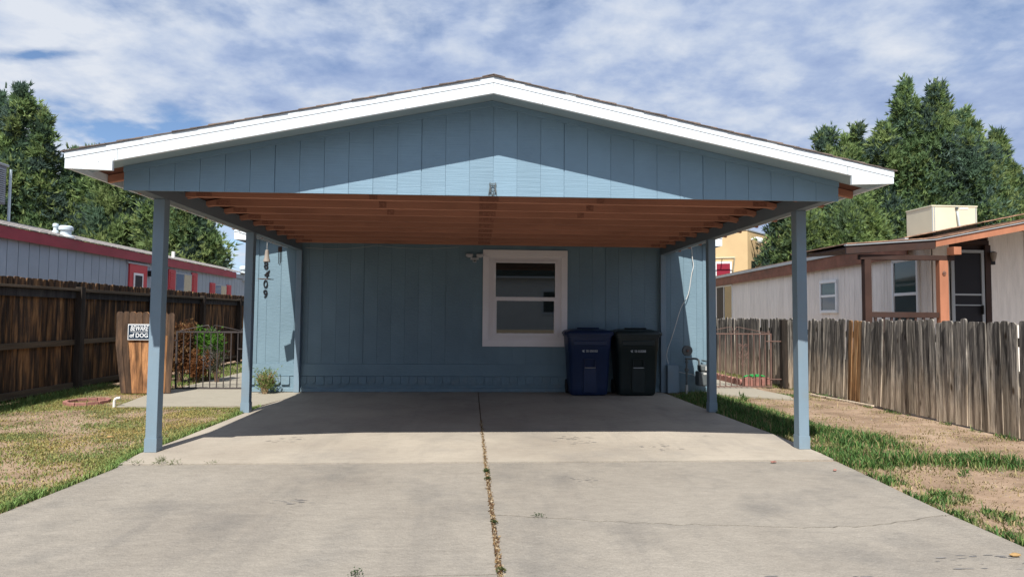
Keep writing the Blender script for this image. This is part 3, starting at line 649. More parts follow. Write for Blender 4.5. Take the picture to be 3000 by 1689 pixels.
# ------------------------------------------------------------------ wheeled bins
def rring(hw, hd, r, n=5):
    P = []
    for cx, cy, a0 in ((hw-r, hd-r, 0), (-hw+r, hd-r, 90), (-hw+r, -hd+r, 180), (hw-r, -hd+r, 270)):
        for k in range(n+1):
            t = math.radians(a0+90*k/n); P.append((cx+r*math.cos(t), cy+r*math.sin(t)))
    return P
def loft(mb, cx, cy, rings, close=True):
    vs = []; n = None
    for z, hw, hd, r, dy in rings:
        R_ = rring(hw, hd, r); n = len(R_); vs += [(cx+a, cy+b+dy, z) for a, b in R_]
    fs = []
    for i in range(len(rings)-1):
        for k in range(n): fs.append((i*n+k, i*n+(k+1) % n, (i+1)*n+(k+1) % n, (i+1)*n+k))
    fs += [tuple(range(n-1, -1, -1)), tuple((len(rings)-1)*n+k for k in range(n))]
    mb.add(vs, fs); return mb
def make_bin(cx, m, mlid, label, code, rot=0.0):
    cy = 8.815; t = thing('wheeled_bin', label, 'wheeled bin', (cx, cy, 0), 'wheeled bins against the carport wall')
    hb, ht = .262, .302
    def hwz(z): return hb+(ht-hb)*z/.82
    g = MB(); loft(g, cx, cy, [(.012, hb-.015, .19, .05, 0), (.03, hb, .2, .055, 0), (.12, hwz(.12), .203, .055, 0), (.62, hwz(.62), .222, .06, 0), (.635, hwz(.62)+.010, .230, .06, 0), (.82, ht+.008, .236, .06, 0), (.822, ht+.022, .245, .06, 0), (.85, ht+.022, .245, .06, 0)])
    g.build('body', m, t, smooth=True)
    # moulded panels standing proud of the front
    yf = cy-.222
    MB().prism([(cx-.085, .05), (cx+.095, .05), (cx+.10, .30), (cx+.078, .395), (cx-.078, .395), (cx-.09, .30)], 'y', yf-.006, yf+.03).build('front_panel', m, t, bevel=.006)
    MB().box(cx-.23, cx+.23, yf-.022, yf+.02, .70, .775).build('front_band', m, t, bevel=.012)
    gg = MB().box(cx-.078, cx-.070, yf-.025, yf+.01, .40, .51); gg.box(cx+.070, cx+.078, yf-.025, yf+.01, .40, .51); gg.box(cx-.078, cx+.078, yf-.025, yf+.01, .51, .518)
    gg.build('catch_recess', m, t)
    MB().tube([(cx-.077, yf-.022, .395), (cx+.077, yf-.022, .395)], .006, 8).build('catch_bar', M_STEEL, t)
    lid = MB(); loft(lid, cx, cy-.005, [(.852, ht+.035, .262, .06, 0), (.875, ht+.037, .264, .06, 0), (.897, ht+.02, .25, .06, 0), (.915, ht-.03, .21, .06, .01), (.93, ht-.09, .15, .05, .02)])
    l = lid.build('lid', mlid, t, smooth=True)
    MB().box(cx-.16, cx+.16, cy-.09, cy-.03, .931, .952).build('lid_handle', mlid, l, bevel=.01)
    MB().tube([(cx-.30, cy+.235, .895), (cx+.30, cy+.235, .895)], .014, 8).build('push_handle', mlid, t)
    for s in (-1, 1):
        MB().tube([(cx+s*.24, cy+.16, .10), (cx+s*.285, cy+.16, .10)], .10, 20).build('wheel', M_BLACK, t, smooth=True)
        MB().lathe((cx+s*(ht+.03), cy-.18, .868), [(.0, -.03), (.022, -.02), (.026, 0), (.022, .02), (0, .03)], 10).build('lid_lug', mlid, t)
    me = text_mesh(code, .044, M_BINLAB, .001, .0012, 0, .86)
    inst('bin_number', me, t, (cx+.025, yf-.0165, .625), (math.pi/2, 0, 0))
    MB().prism([(cx-.115, .635), (cx-.075, .645), (cx-.085, .628), (cx-.075, .607), (cx-.1, .612)], 'y', yf-.018, yf-.0165).build('bin_mark', M_BINLAB, t)
    return t
make_bin(1.60, M_BIN_B, M_BIN_B, 'blue plastic wheeled bin standing next to the window', 'SR 030103')
make_bin(2.285, M_BIN_K, M_BIN_K, 'blackish green wheeled bin between the blue bin and the wall corner', 'SB 033208')

# ------------------------------------------------------------------ wind chimes under the left eave
tag(MB().tube([(-2.755, 7.3, 2.05), (-2.70, 8.85, 2.05)], .006, 6).build('hanging_rod', M_WHITE), 'thin white rod under the left eave that the wind chimes hang from', 'rod')
BX, BY = -2.752, 8.28
ch = thing('wind_bell', 'pale cone shaped bell with a square dark sail hanging below the left eave', 'wind chime', (BX, BY, 1.80))
MB().tube([(BX, BY, 2.044), (BX, BY, 1.955)], .0025, 5).build('cord', M_CORD, ch)
MB().lathe((BX, BY, 1.79), [(.042, 0), (.045, .006), (.032, .054), (.024, .12), (.021, .153), (.011, .160)], 18).build('bell', M_BELL, ch, smooth=True)
MB().tube([(BX, BY, 1.79), (BX, BY, 1.585)], .0015, 4).build('clapper_cord', M_WOODC, ch)
cn = [(-2.863, 8.408), (-2.71, 8.451), (-2.732, 8.279), (-2.855, 8.246)]
MB().hexa([(x, y, 1.565) for x, y in cn[::-1]], [(x, y, 1.572) for x, y in cn[::-1]]).build('clapper_sail', M_RUST, ch)
CX, CY = -2.69, 8.62
ch = thing('wooden_chime', 'small dark wooden chime hanging nearest the wall below the left eave', 'wind chime', (CX, CY, 1.78))
MB().tube([(CX, CY, 2.044), (CX, CY, 2.03)], .002, 5).build('cord', M_WOODC, ch)
MB().box(CX-.024, CX+.024, CY-.01, CY+.01, 1.955, 2.03).build('top_block', M_WOODC, ch, bevel=.002)
for k, (dx, dy, l) in enumerate(((-.017, -.01, .16), (-.004, .012, .18), (.008, -.008, .15), (.019, .01, .13))):
    MB().tube([(CX+dx, CY+dy, 1.953), (CX+.004+dx, CY+dy, 1.953-l)], .005, 6).build('chime_rod', M_WOODC, ch)

# ------------------------------------------------------------------ left fence: rails and posts on this side, dog eared tips above
FX = -5.52
lf = thing('fence', 'tall dark stained cedar fence with rails facing the lawn on the left', 'fence', (FX, 6, 0))
def dog(w, h, t, tip=.03, n=5, taper=.55):
    pts = [(-w/2, 0), (w/2, 0), (w/2, h-tip)]
    for k in range(1, n): a = math.pi/2*k/n; pts.append((w/2*taper+(w/2*(1-taper))*math.cos(a)*1.0, h-tip+tip*math.sin(a)))
    pts.append((w/2*taper*.6, h)); pts.append((-w/2*taper*.6, h))
    for k in range(n-1, 0, -1): a = math.pi/2*k/n; pts.append((-(w/2*taper+(w/2*(1-taper))*math.cos(a)), h-tip+tip*math.sin(a)))
    pts.append((-w/2, h-tip))
    return MB().prism(pts, 'x', -t/2, t/2)
pk = [dog(.094, 1.505+.003*k, .016, .03, 3).mesh('picket', M_PICK_L) for k in range(4)]
y = 1.3; i = 0
while y < 17.0:
    inst('picket', pk[rnd.randrange(4)], lf, (FX-.03+rnd.uniform(-.003, .003), y, .025+rnd.uniform(-.002, .002)), (rnd.uniform(-.006, .006), 0, rnd.uniform(-.04, .04))); y += .1; i += 1
for k in range(-2, 7):
    y0 = 5.05+1.93*k
    MB().box(FX-.0, FX+.085, y0-.045, y0+.045, 0, 1.46).build('post', M_POSTW, lf, bevel=.004)
    if k < 6:
        for z0, z1, w in ((1.40, 1.435, .085), (.665, .735, .036), (.055+.01*k, .15, .036)):
            MB().box(FX-.019, FX-.019+w, y0+.046, y0+1.93-.046, z0+rnd.uniform(-.006, .006), z1).build('rail', M_RAIL_L, lf, bevel=.002)
        MB().box(FX-.0185, FX+.015, y0+.046, y0+1.93-.046, 1.30, 1.399).build('top_fascia', M_PICK_TOP, lf)
# ------------------------------------------------------------------ right picket fence, sunlit and ragged
RX = 5.10
rf = thing('fence', 'weathered grey picket fence with uneven leaning pickets along the right side', 'fence', (RX, 4, 0))
pr_ = [dog(.078+.003*(k % 3), 1.078+.008*k, .018, .035, 4, .4).mesh('picket', M_PICK_R) for k in range(5)]
pro = dog(.085, 1.08, .018, .035, 4, .4).mesh('picket', M_PICK_OR)
y = .8; i = 0
while y < 14.2:
    tl = .05*(float(vnoise(y*.7, 0, 5))-.35)+rnd.uniform(-.011, .011)
    if 7.2 < y < 9.3: tl += .085
    me = pr_[rnd.randrange(5)]
    lab = None
    if 8.0 < y < 8.2: me = pro; lab = 'orange brown unweathered picket'
    inst('picket', me, rf, (RX+rnd.uniform(-.006, .006), y-tl*.0, .0+rnd.uniform(-.010, .010)), (tl*.9, rnd.uniform(-.014, .014), rnd.uniform(-.16, .14)), label=lab)
    y += .0865+rnd.uniform(-.003, .004); i += 1
for z in (.28, .85): MB().box(RX+.02, RX+.058, .7, 14.2, z, z+.085).build('rail', M_PICK_R, rf)
for k in range(-1, 6): MB().box(RX+.059, RX+.15, 3.7+2.05*k, 3.79+2.05*k, 0, 1.0).build('post', M_PICK_R, rf)
# gate side board section of the fence by the path
tag(MB().hexa([(4.90, 8.93, -.012), (5.09, 7.66, -.012), (5.04, 7.65, -.012), (4.86, 8.90, -.012)], [(4.90, 8.93, .008), (5.09, 7.66, .008), (5.04, 7.65, .008), (4.86, 8.90, .008)]).build('loose_board', M_PICK_R), 'loose grey board lying on the soil at the foot of the right fence', 'board')

# ------------------------------------------------------------------ iron gates
def curl(c, r0, r1, a0, turns, n=18, flip=1):
    P = []
    for k in range(n+1):
        t = k/n; a = math.radians(a0)+flip*turns*2*math.pi*t; r = r0+(r1-r0)*t; P.append((c[0]+r*math.cos(a), c[1], c[2]+r*math.sin(a)))
    return P
def gate(name, label, x0, x1, y, zb, zt, nb, m, orn, peak):
    t = thing(name, label, 'gate', ((x0+x1)/2, y, 0)); r = .008
    g = MB(); g.box(x0-.01, x0+.012, y-.01, y+.012, zb, zt); g.box(x1-.012, x1+.01, y-.01, y+.012, zb, zt)
    g.box(x0+.0125, x1-.0125, y-.01, y+.012, zt-.02, zt); g.box(x0+.0125, x1-.0125, y-.01, y+.012, zb, zb+.018); g.build('gate_frame', m, t)
    for k in range(1, nb):
        x = x0+(x1-x0)*k/nb; MB().box(x-.006, x+.006, y-.006, y+.006, zb+.0185, zt-.0205).build('bar', m, t)
    cx = (x0+x1)/2; g = MB()
    for s in (-1, 1):
        g.tube(smooth([(cx+s*(x1-x0)*.46, y, zt+.004), (cx+s*(x1-x0)*.28, y, zt+.045), (cx+s*.07, y, zt+peak), (cx+s*.03, y, zt+peak*.8), (cx+s*.005, y, zt+.01)]), .005, 5)
        g.tube(curl((cx+s*.055, y, zt+.028), .022, .008, 90, 1.1, flip=-s), .0035, 5)
    g.tube(curl((x1-.035, y, zt+.025), .022, .01, -90, 1.2), .0045, 5); g.build('top_scroll', m, t)
    g = MB(); ox, oz = orn
    for s in (-1, 1):
        g.tube(curl((ox+s*.045, y-.01, oz+.17), .028, .01, 90, 1.2, flip=-s), .004, 5)
        g.tube(smooth([(ox+s*.045, y-.01, oz+.198), (ox+s*.01, y-.01, oz+.15), (ox+s*.03, y-.01, oz+.08), (ox+s*.05, y-.01, oz+.02)]), .004, 5)
        g.tube(curl((ox+s*.055, y-.01, oz-.005), .035, .01, 90, 1.4, flip=s), .0045, 5)
        g.tube(curl((ox+s*.055, y-.01, oz+.055), .03, .01, -90, 1.2, flip=s), .004, 5)
        g.tube(smooth([(ox, y-.01, oz-.16), (ox+s*.035, y-.01, oz-.13), (ox+s*.01, y-.01, oz-.09), (ox+s*.03, y-.01, oz-.04)]), .004, 5)
    g.build('centre_scroll', m, t)
    return t
t = gate('metal_gate', 'low black wrought iron gate across the left path behind the spare panel', -4.40, -3.42, 9.42, .0, .845, 10, M_IRON, (-3.95, .45), .085)
MB().box(-4.52, -4.38, 9.41, 9.43, .125, .14).build('hinge', M_IRON, t); MB().box(-4.52, -4.38, 9.41, 9.43, .70, .715).build('hinge', M_IRON, t); MB().box(-3.52, -3.33, 9.405, 9.42, .58, .595).build('latch', M_IRON, t)
t = gate('metal_gate', 'low rusty brown iron gate with scroll work across the right path', 3.50, 4.70, 9.62, .01, .862, 13, M_RUST, (4.24, .5), .095)
MB().box(4.62, 4.86, 9.60, 9.62, .73, .745).build('hinge', M_RUST, t); MB().box(4.64, 4.86, 9.60, 9.62, .13, .145).build('hinge', M_RUST, t)
gp = thing('gate_post', 'weathered wooden gate post beside the right iron gate', 'post', (4.93, 9.6, 0))
MB().box(4.86, 4.95, 9.56, 9.65, 0, 1.08).build('post_shaft', M_POSTW, gp, bevel=.004)
for k in range(2): inst('picket', pr_[k], gp, (4.985+.085*k, 9.555, 0), (0, 0, math.pi/2))

# ------------------------------------------------------------------ spare picket panel with warning sign
sp = thing('wooden_gate_leaf', 'short cedar picket panel with notched side leaning by the left path behind the front post', 'gate leaf', (-4.55, 8.85, 0))
def dogy(x0, x1, z0, z1, cut0=None):
    w = x1-x0; t = .03
    pts = [(x0, z0), (x1, z0), (x1, z1-t), (x1-.012, z1-.008), (x1-.028, z1), (x0+.028, z1), (x0+.012, z1-.008), (x0, z1-t)]
    return MB().prism(pts, 'y', 0, .018)
n = 9; tops = [(-4.955+.0865*k) for k in range(n+1)]; bots = [(-4.865+.0735*k) for k in range(n+1)]
for k in range(n):
    x0, x1 = tops[k]+.0015, tops[k+1]-.0015; b0, b1 = bots[k]+.0012, bots[k+1]-.0012; zt = 1.128-.002*k+rnd.uniform(-.004, .003)
    t_ = .028
    pts = [(b0, .005), (b1, .005), (x1, .55+.1), (x1, zt-t_), (x1-.012, zt-.008), (x1-.028, zt), (x0+.028, zt), (x0+.012, zt-.008), (x0, zt-t_), (x0 if k else x0-.0, .68)]
    dy = rnd.uniform(0, .008); MB().prism(pts, 'y', 8.85+dy, 8.866+dy).build('picket', M_PICK_D if k in (0, 1, 8) else M_PICK_P, sp)
    if k not in (0, 1, 8): MB().prism([(x0+.001, .80), (x1-.001, .80), (x1-.001, zt-t_), (x1-.013, zt-.009), (x1-.028, zt-.001), (x0+.028, zt-.001), (x0+.013, zt-.009), (x0+.001, zt-t_)], 'y', 8.8485+dy, 8.8499+dy).build('weathered_face', M_PICK_D, sp)
for z in (.2, .9): MB().box(-4.9, -4.25, 8.869, 8.905, z, z+.08).build('rail', M_PICK_P, sp)
sg = thing('warning_sign', 'dark metal sign with white frame reading BEWARE of DOG on the spare picket panel', 'sign', (-4.60, 8.84, .735))
MB().box(-4.783, -4.475, 8.826, 8.8375, .735, .952).build('sign_frame', M_SIGNW, sg, bevel=.003)
MB().box(-4.773, -4.485, 8.824, 8.8258, .746, .941).build('sign_face', M_NAVY, sg)
inst('lettering', text_mesh('BEWARE', .098, M_SIGNW, .0012, .001, .22, width=.242), sg, (-4.626, 8.8232, .893), (math.pi/2, 0, 0))
MB().box(-4.748, -4.51, 8.8225, 8.8238, .847, .8515).build('underline', M_SIGNW, sg)
inst('lettering', text_mesh('of DOG', .082, M_SIGNW, .0012, .0014, 0, width=.244), sg, (-4.634, 8.8232, .797), (math.pi/2, 0, 0))

# ------------------------------------------------------------------ small things on the left lawn
rg = thing('tree_ring', 'red brick edging ring half sunk in the lawn near the left fence', 'edging ring', (-4.82, 8.05, 0))
for k in range(12):
    a0, a1 = 2*math.pi*k/12+.02, 2*math.pi*(k+1)/12-.02; P = []
    for a, r in ((a0, .205), (a1, .205), (a1, .25), (a0, .25)): P.append((-4.82+r*math.cos(a), 8.05+r*math.sin(a)))
    MB().prism(P, 'z', -.04, .022+rnd.uniform(-.004, .004)).build('ring_segment', M_BRICKR, rg, bevel=.004)
tag(MB().tube(smooth([(-4.30, 7.70, -.03), (-4.30, 7.70, .035), (-4.295, 7.70, .065), (-4.275, 7.70, .085), (-4.235, 7.705, .092)]), .016, 10).build('pipe_stub', M_PVC, smooth=True), 'white plastic pipe elbow standing out of the lawn beside the left path', 'pipe')
def leaf(name, x, y, s, m, label, cat):
    r = random.Random(int(x*100)); g = MB(); n = 8; P = [(x+s*math.cos(6.28*k/n)*r.uniform(.6, 1), y+s*.7*math.sin(6.28*k/n)*r.uniform(.6, 1), .0+s*.3*r.random()) for k in range(n)]
    c = (x, y, .012); g.add(P+[c]+[(a, b, q-.004) for a, b, q in P]+[(x, y, .004)], [(k, (k+1) % n, n) for k in range(n)]+[(n+1+(k+1) % n, n+1+k, 2*n+1) for k in range(n)]+[(k, n+1+k, n+1+(k+1) % n, (k+1) % n) for k in range(n)])
    return tag(g.build(name, m), label, cat)
M_DLEAF = mat('dead_leaf', (.30, .19, .08), .7, var=.3, vscale=20)
leaf('brick_chip', 2.30, 4.68, .028, M_BRICKR, 'reddish brick chip on the pale concrete by the slab joint', 'brick chip')
leaf('brick_chip', 2.63, 4.42, .017, M_BRICKR, 'tiny red chip on the grey slab near the right grass edge', 'brick chip')
leaf('dry_leaf', 2.55, 2.82, .032, M_DLEAF, 'yellow dry leaf at the lower right edge of the driveway', 'leaf')
leaf('dry_leaf', -3.25, 5.78, .035, M_DLEAF, 'curled yellow leaf on the lawn left of the front post', 'leaf')
leaf('dark_stone', -3.55, 3.82, .06, M_BLACK, 'small black stone in the grass at the far left', 'stone')

# scalloped edging and green hose toy behind the right gate
eg = thing('garden_edging', 'row of scalloped red concrete edging blocks along the right path', 'garden edging', (4.4, 10.5, 0))
def scal(w, h, t):
    pts = [(0, -.03), (w, -.03), (w, h*.7)]+[(w/2+w/2*math.cos(math.pi*k/6), h*.7+h*.3*math.sin(math.pi*k/6)) for k in range(1, 6)]+[(0, h*.7)]
    return MB().prism(pts, 'x', 0, t)
sm = scal(.145, .10, .05).mesh('edging_block', M_BRICKR)
for k in range(26): inst('edging_block', sm, eg, (4.36, 10.0+.15*k, 0))
sm2 = MB().prism([(0, -.03), (.14, -.03), (.14, .11)]+[(.07+.07*math.cos(math.pi*k/6), .11+.035*math.sin(math.pi*k/6)) for k in range(1, 6)]+[(0, .11)], 'y', 0, .05).mesh('edging_block', M_BRICKR)
for k in range(3): inst('edging_block', sm2, eg, (4.37+.148*k, 9.86, 0))
sk = thing('sprinkler', 'bright green plastic garden sprinkler resting on the red edging behind the right gate', 'sprinkler', (4.55, 9.9, .15))
MB().tube(smooth([(4.36, 9.9, .14), (4.45, 9.9, .165), (4.55, 9.9, .175), (4.66, 9.9, .168), (4.74, 9.9, .145)]), [.008]+[.014]*19+[.008], 8).build('sprinkler_arm', M_GREEN, sk, smooth=True)
MB().box(4.50, 4.62, 9.87, 9.93, .147, .163).build('sprinkler_base', M_GREEN, sk, bevel=.004)

# ------------------------------------------------------------------ left neighbour: long mobile home
W0 = Vector((-8.42, 8.0)); W1 = Vector((-9.08, 25.0)); WD = (W1-W0).normalized(); WN = Vector((WD.y, -WD.x))   # WN towards us (+x)
if WN.x < 0: WN = -WN
def lp(s, off, z): p = W0+WD*s+WN*off; return (p.x, p.y, z)
def lbox(s0, s1, o0, o1, z0, z1):
    return MB().hexa([lp(s0, o0, z0), lp(s1, o0, z0), lp(s1, o1, z0), lp(s0, o1, z0)], [lp(s0, o0, z1), lp(s1, o0, z1), lp(s1, o1, z1), lp(s0, o1, z1)])
ln = thing('mobile_home', 'long blue grey mobile home with red fascia and shutters behind the left fence', 'mobile home', (W0.x, W0.y, 0))
s = 0; k = 0
while s < 17.0:
    lbox(s+.008, min(s+.292, 17.2), -.1, -.08, .3, 2.46).build('siding_strip', M_TRL, ln); s += .3; k += 1
lbox(0, 17.2, -.16, -.101, .2, 2.5).build('wall', M_BEAM, ln)
lbox(0, 15.8, -.0, .02, 2.445, 2.665).build('fascia_board', M_TRED, ln)
lbox(15.81, 17.2, -.06, -.04, 2.47, 2.62).build('fascia_board', M_TRL, ln)
for k in range(9):
    o0 = .03-.3*k; z0 = 2.675+.085*min(k, 3)+.05*max(0, k-3); dz_ = .088 if k < 3 else .053
    MB().hexa([lp(0, o0-.32, z0+dz_), lp(17.2, o0-.32, z0+dz_), lp(17.2, o0, z0), lp(0, o0, z0)], [lp(0, o0-.32, z0+dz_+.008), lp(17.2, o0-.32, z0+dz_+.008), lp(17.2, o0, z0+.018), lp(0, o0, z0+.018)]).build('shingle_course', M_TRS, ln)
for k in range(120):            # loose tab ends along the eave edge
    s0 = k*.143
    if k % 2 == 0: lbox(s0+.01, s0+.13, .031, .045, 2.672, 2.69).build('shingle_tab', M_TRS, ln)
def zs(y): return (y-8.0)/WD.y
def lwin(y0, y1, z0, z1, curtain):
    s0, s1 = zs(y0), zs(y1)
    w = lbox(s0, s1, -.079, -.055, z0, z1).build('window', M_DRIP, ln)
    sm_ = (s0+s1)/2
    lbox(s0+.04, sm_-.02, -.0545, -.05, z0+.04, z1-.04).build('pane', M_GLASS, w); lbox(sm_+.02, s1-.04, -.0545, -.05, z0+.04, z1-.04).build('pane', M_CURT if curtain else M_GLASS, w)
lwin(18.86, 20.0, 1.4, 2.33, True); lwin(21.96, 23.03, 1.4, 2.13, True)
for y0, y1, zt in ((18.40, 18.84, 2.385), (20.01, 20.43, 2.395), (21.50, 21.94, 2.16), (23.05, 23.50, 2.16)):
    s0, s1 = zs(y0), zs(y1); sh = lbox(s0, s1, -.079, -.05, 1.3, zt).build('shutter', M_RED, ln)
    for j in range(14):
        z = 1.36+j*.07
        if z+.05 < zt: lbox(s0+.06, s1-.06, -.0495, -.03, z, z+.035).build('louvre', M_RED, sh)
d = lbox(zs(16.2), zs(17.1), -.079, -.04, .4, 2.36).build('door', M_RED, ln)
lbox(zs(16.38), zs(16.86), -.039, -.02, 1.2, 2.14).build('door_window_frame', M_SIGNW, d); lbox(zs(16.44), zs(16.80), -.0195, -.015, 1.26, 2.08).build('pane', M_SCREEN, d)
lbox(zs(16.08), zs(17.2), -.079, -.02, 2.362, 2.40).build('door_hood', M_DRIP, ln)
lbox(zs(17.2), zs(17.3), -.079, .02, 2.1, 2.25).build('porch_lamp', M_BLACK, ln)
def vent(x, y, z, r, h, label, m=M_GALV):
    t = thing('roof_vent', label, 'roof vent', (x, y, z-h))
    MB().lathe((x, y, z-h), [(r*1.3, -.25), (r*1.25, -.01), (r*.75, .02), (r*.75, h*.62)], 20).build('vent_stack', m, t, smooth=True)
    MB().lathe((x, y, z-h*.42), [(r, 0), (r*1.02, h*.12), (r, h*.3), (r*.8, h*.42), (r*.3, h*.46)], 20).build('vent_cap', m, t, smooth=True)
vent(-9.19, 14.0, 3.045, .055, .17, 'smaller silver roof vent on the left mobile home, farther left of the pair')
vent(-8.97, 14.0, 2.995, .135, .22, 'wide silver roof vent on the left mobile home, right of the smaller vent')
vent(-9.18, 25.0, 2.99, .17, .33, 'round grey vent at the far right end of the left mobile home roof')
tag(MB().tube([(-9.2, 19.3, 2.55), (-9.2, 19.3, 2.98)], .05, 10).build('vent_pipe', M_PVC, smooth=True), 'short white vent pipe on the left mobile home roof behind the front post', 'vent pipe')
sc_ = thing('swamp_cooler', 'grey louvred rooftop cooler on a pole at the left edge of the picture', 'rooftop cooler', (-10.0, 12.5, 2.9))
MB().box(-10.5, -9.53, 12.0, 13.0, 3.27, 4.04).build('cooler_casing', M_LOUV, sc_, bevel=.01)
MB().box(-10.53, -9.50, 11.97, 13.03, 4.041, 4.09).build('cooler_lid', M_DRIP, sc_, bevel=.01)
for j in range(16): z = 3.32+j*.043; MB().hexa([(-9.529, 12.06, z), (-9.505, 12.06, z-.012), (-9.505, 12.94, z-.012), (-9.529, 12.94, z)], [(-9.529, 12.06, z+.02), (-9.505, 12.06, z+.008), (-9.505, 12.94, z+.008), (-9.529, 12.94, z+.02)]).build('louvre', M_DRIP, sc_)
MB().tube([(-9.49, 13.05, 2.7), (-9.49, 13.05, 4.0)], .025, 8).build('support_pole', M_GALV, sc_)

# ------------------------------------------------------------------ right neighbour: pink beige house with porch
K = .0736
def rwx(y, off=0.0): return 8.0+K*(y-10.4)+off
rn = thing('neighbour_house', 'pink beige house with brown porch behind the right picket fence', 'house', (8.0, 10.4, 0))
def rbox(y0, y1, o0, o1, z0, z1):
    return MB().hexa([(rwx(y0, o0), y0, z0), (rwx(y0, o1), y0, z0), (rwx(y1, o1), y1, z0), (rwx(y1, o0), y1, z0)], [(rwx(y0, o0), y0, z1), (rwx(y0, o1), y0, z1), (rwx(y1, o1), y1, z1), (rwx(y1, o0), y1, z1)])
y = 10.42
while y < 23.0:
    w = (.2, .2, .1, .3, .14)[int(y*7) % 5]
    rbox(y+.004, min(y+w-.004, 23), 0, .02, .2, 2.42).build('siding_board', M_RTS, rn); y += w
rbox(10.42, 23, .0205, .08, .2, 2.5).build('wall', M_DKB, rn)
rbox(10.9, 23.2, -.12, -.095, 2.25, 2.52).build('fascia_board', M_RTB, rn)
rbox(10.9, 23.2, -.15, -.08, 2.525, 2.60).build('gutter', M_DRIP, rn)
rbox(10.9, 23.2, -.094, 0, 2.40, 2.42).build('soffit', M_RTB, rn)
for k in range(14):               # roof courses rising to the right
    o0 = -.15+.3*k; z0 = 2.60+.062*k; y0 = 10.9
    MB().hexa([(rwx(y0, o0), y0, z0), (rwx(y0, o0+.32), y0, z0+.064), (rwx(23.2, o0+.32), 23.2, z0+.064), (rwx(23.2, o0), 23.2, z0)],
              [(rwx(y0, o0), y0, z0+.018), (rwx(y0, o0+.32), y0, z0+.074), (rwx(23.2, o0+.32), 23.2, z0+.074), (rwx(23.2, o0), 23.2, z0+.018)]).build('shingle_course', M_RSH, rn)
def rwin(y0, y1, z0, z1, sliding, f=.05):
    w = rbox(y0, y1, -.022, -.001, z0, z1).build('window', M_SIGNW, rn)
    if sliding:
        ym = (y0+y1)/2-.02
        rbox(y0+f, ym-.025, -.025, -.0225, z0+f, z1-f).build('pane', M_GLASS_T, w); rbox(ym+.025, y1-f, -.025, -.0225, z0+f, z1-f).build('pane', M_SCREEN, w)
        g = rbox(y0, y1, -.04, -.0225, z1-f, z1); g2 = rbox(ym-.02, ym+.02, -.04, -.0225, z0, z1-f-.001); g.add(g2.v, g2.f); g.build('frame', M_SIGNW, w)
    else:
        zm = z0+(z1-z0)*.52
        rbox(y0+f, y1-f, -.025, -.0225, zm+.03, z1-f).build('pane', M_GLASS_T, w); rbox(y0+f, y1-f, -.025, -.0225, z0+f, zm-.03).build('pane', M_GLASS, w)
        g = rbox(y0, y1, -.045, -.0225, z1-f+.01, z1)
        for q in (rbox(y0, y1, -.045, -.0225, z0, z0+f-.01), rbox(y0, y0+f-.01, -.045, -.0225, z0+f, z1-f), rbox(y1-f+.01, y1, -.045, -.0225, z0+f, z1-f), rbox(y0+f, y1-f, -.04, -.026, zm-.025, zm+.025)): g.add(q.v, q.f)
        g.build('frame', M_SIGNW, w)
rwin(20.6, 22.3, .9, 2.25, True); rwin(13.6, 14.4, 1.235, 2.0, False, .07); rwin(10.72, 11.5, .85, 2.24, False, .06)
# front wall with screen door
FW = 10.4
MB().box(9.06, 9.72, FW, FW+.02, .2, 2.68).build('siding_board', M_RTS, rn); [MB().prism([(9.73+1.2*q, .2), (10.92+1.2*q, .2), (10.92+1.2*q, 2.80+.24*q+.2), (9.73+1.2*q, 2.80+.24*q)], 'y', FW, FW+.02).build('siding_board', M_RTS, rn) for q in range(4)]
MB().box(8.03, 8.33, FW, FW+.02, .2, 2.44).build('siding_board', M_RTS, rn)
MB().prism([(8.04, .2), (14.5, .2), (14.5, 3.68), (9.9, 2.80), (8.04, 2.44)], 'y', FW+.021, FW+.1).build('wall', M_DKB, rn)
dr = MB().box(8.36, 8.915, FW-.03, FW-.002, .3, 2.33).build('screen_door', M_SCREEN, rn)
g = MB().box(8.33, 8.385, FW-.05, FW-.0305, .3, 2.33); g.box(8.885, 8.935, FW-.05, FW-.0305, .3, 2.33); g.box(8.386, 8.884, FW-.05, FW-.0305, 2.28, 2.33); g.box(8.386, 8.884, FW-.045, FW-.0305, 1.53, 1.56); g.box(8.386, 8.884, FW-.045, FW-.0305, 1.35, 1.37)
g.build('door_frame', M_DRIP, dr); MB().box(8.86, 8.88, FW-.09, FW-.0505, 1.2, 1.36).build('door_handle', M_BLACK, dr)
MB().box(8.95, 9.05, FW-.06, FW-.001, .2, 2.42).build('door_post', M_DKB, rn)
MB().box(8.34, 9.04, FW-.04, FW-.001, 2.425, 2.50).build('door_header', M_DKB, rn)
lamp = MB().box(9.08, 9.16, FW-.03, FW-.001, 2.08, 2.30).build('wall_lamp', M_BLACK, rn)
MB().lathe((9.05, FW-.12, 2.13), [(.025, 0), (.05, .12), (.052, .15), (.02, .17)], 12).build('lamp_shade', M_BELL, lamp)
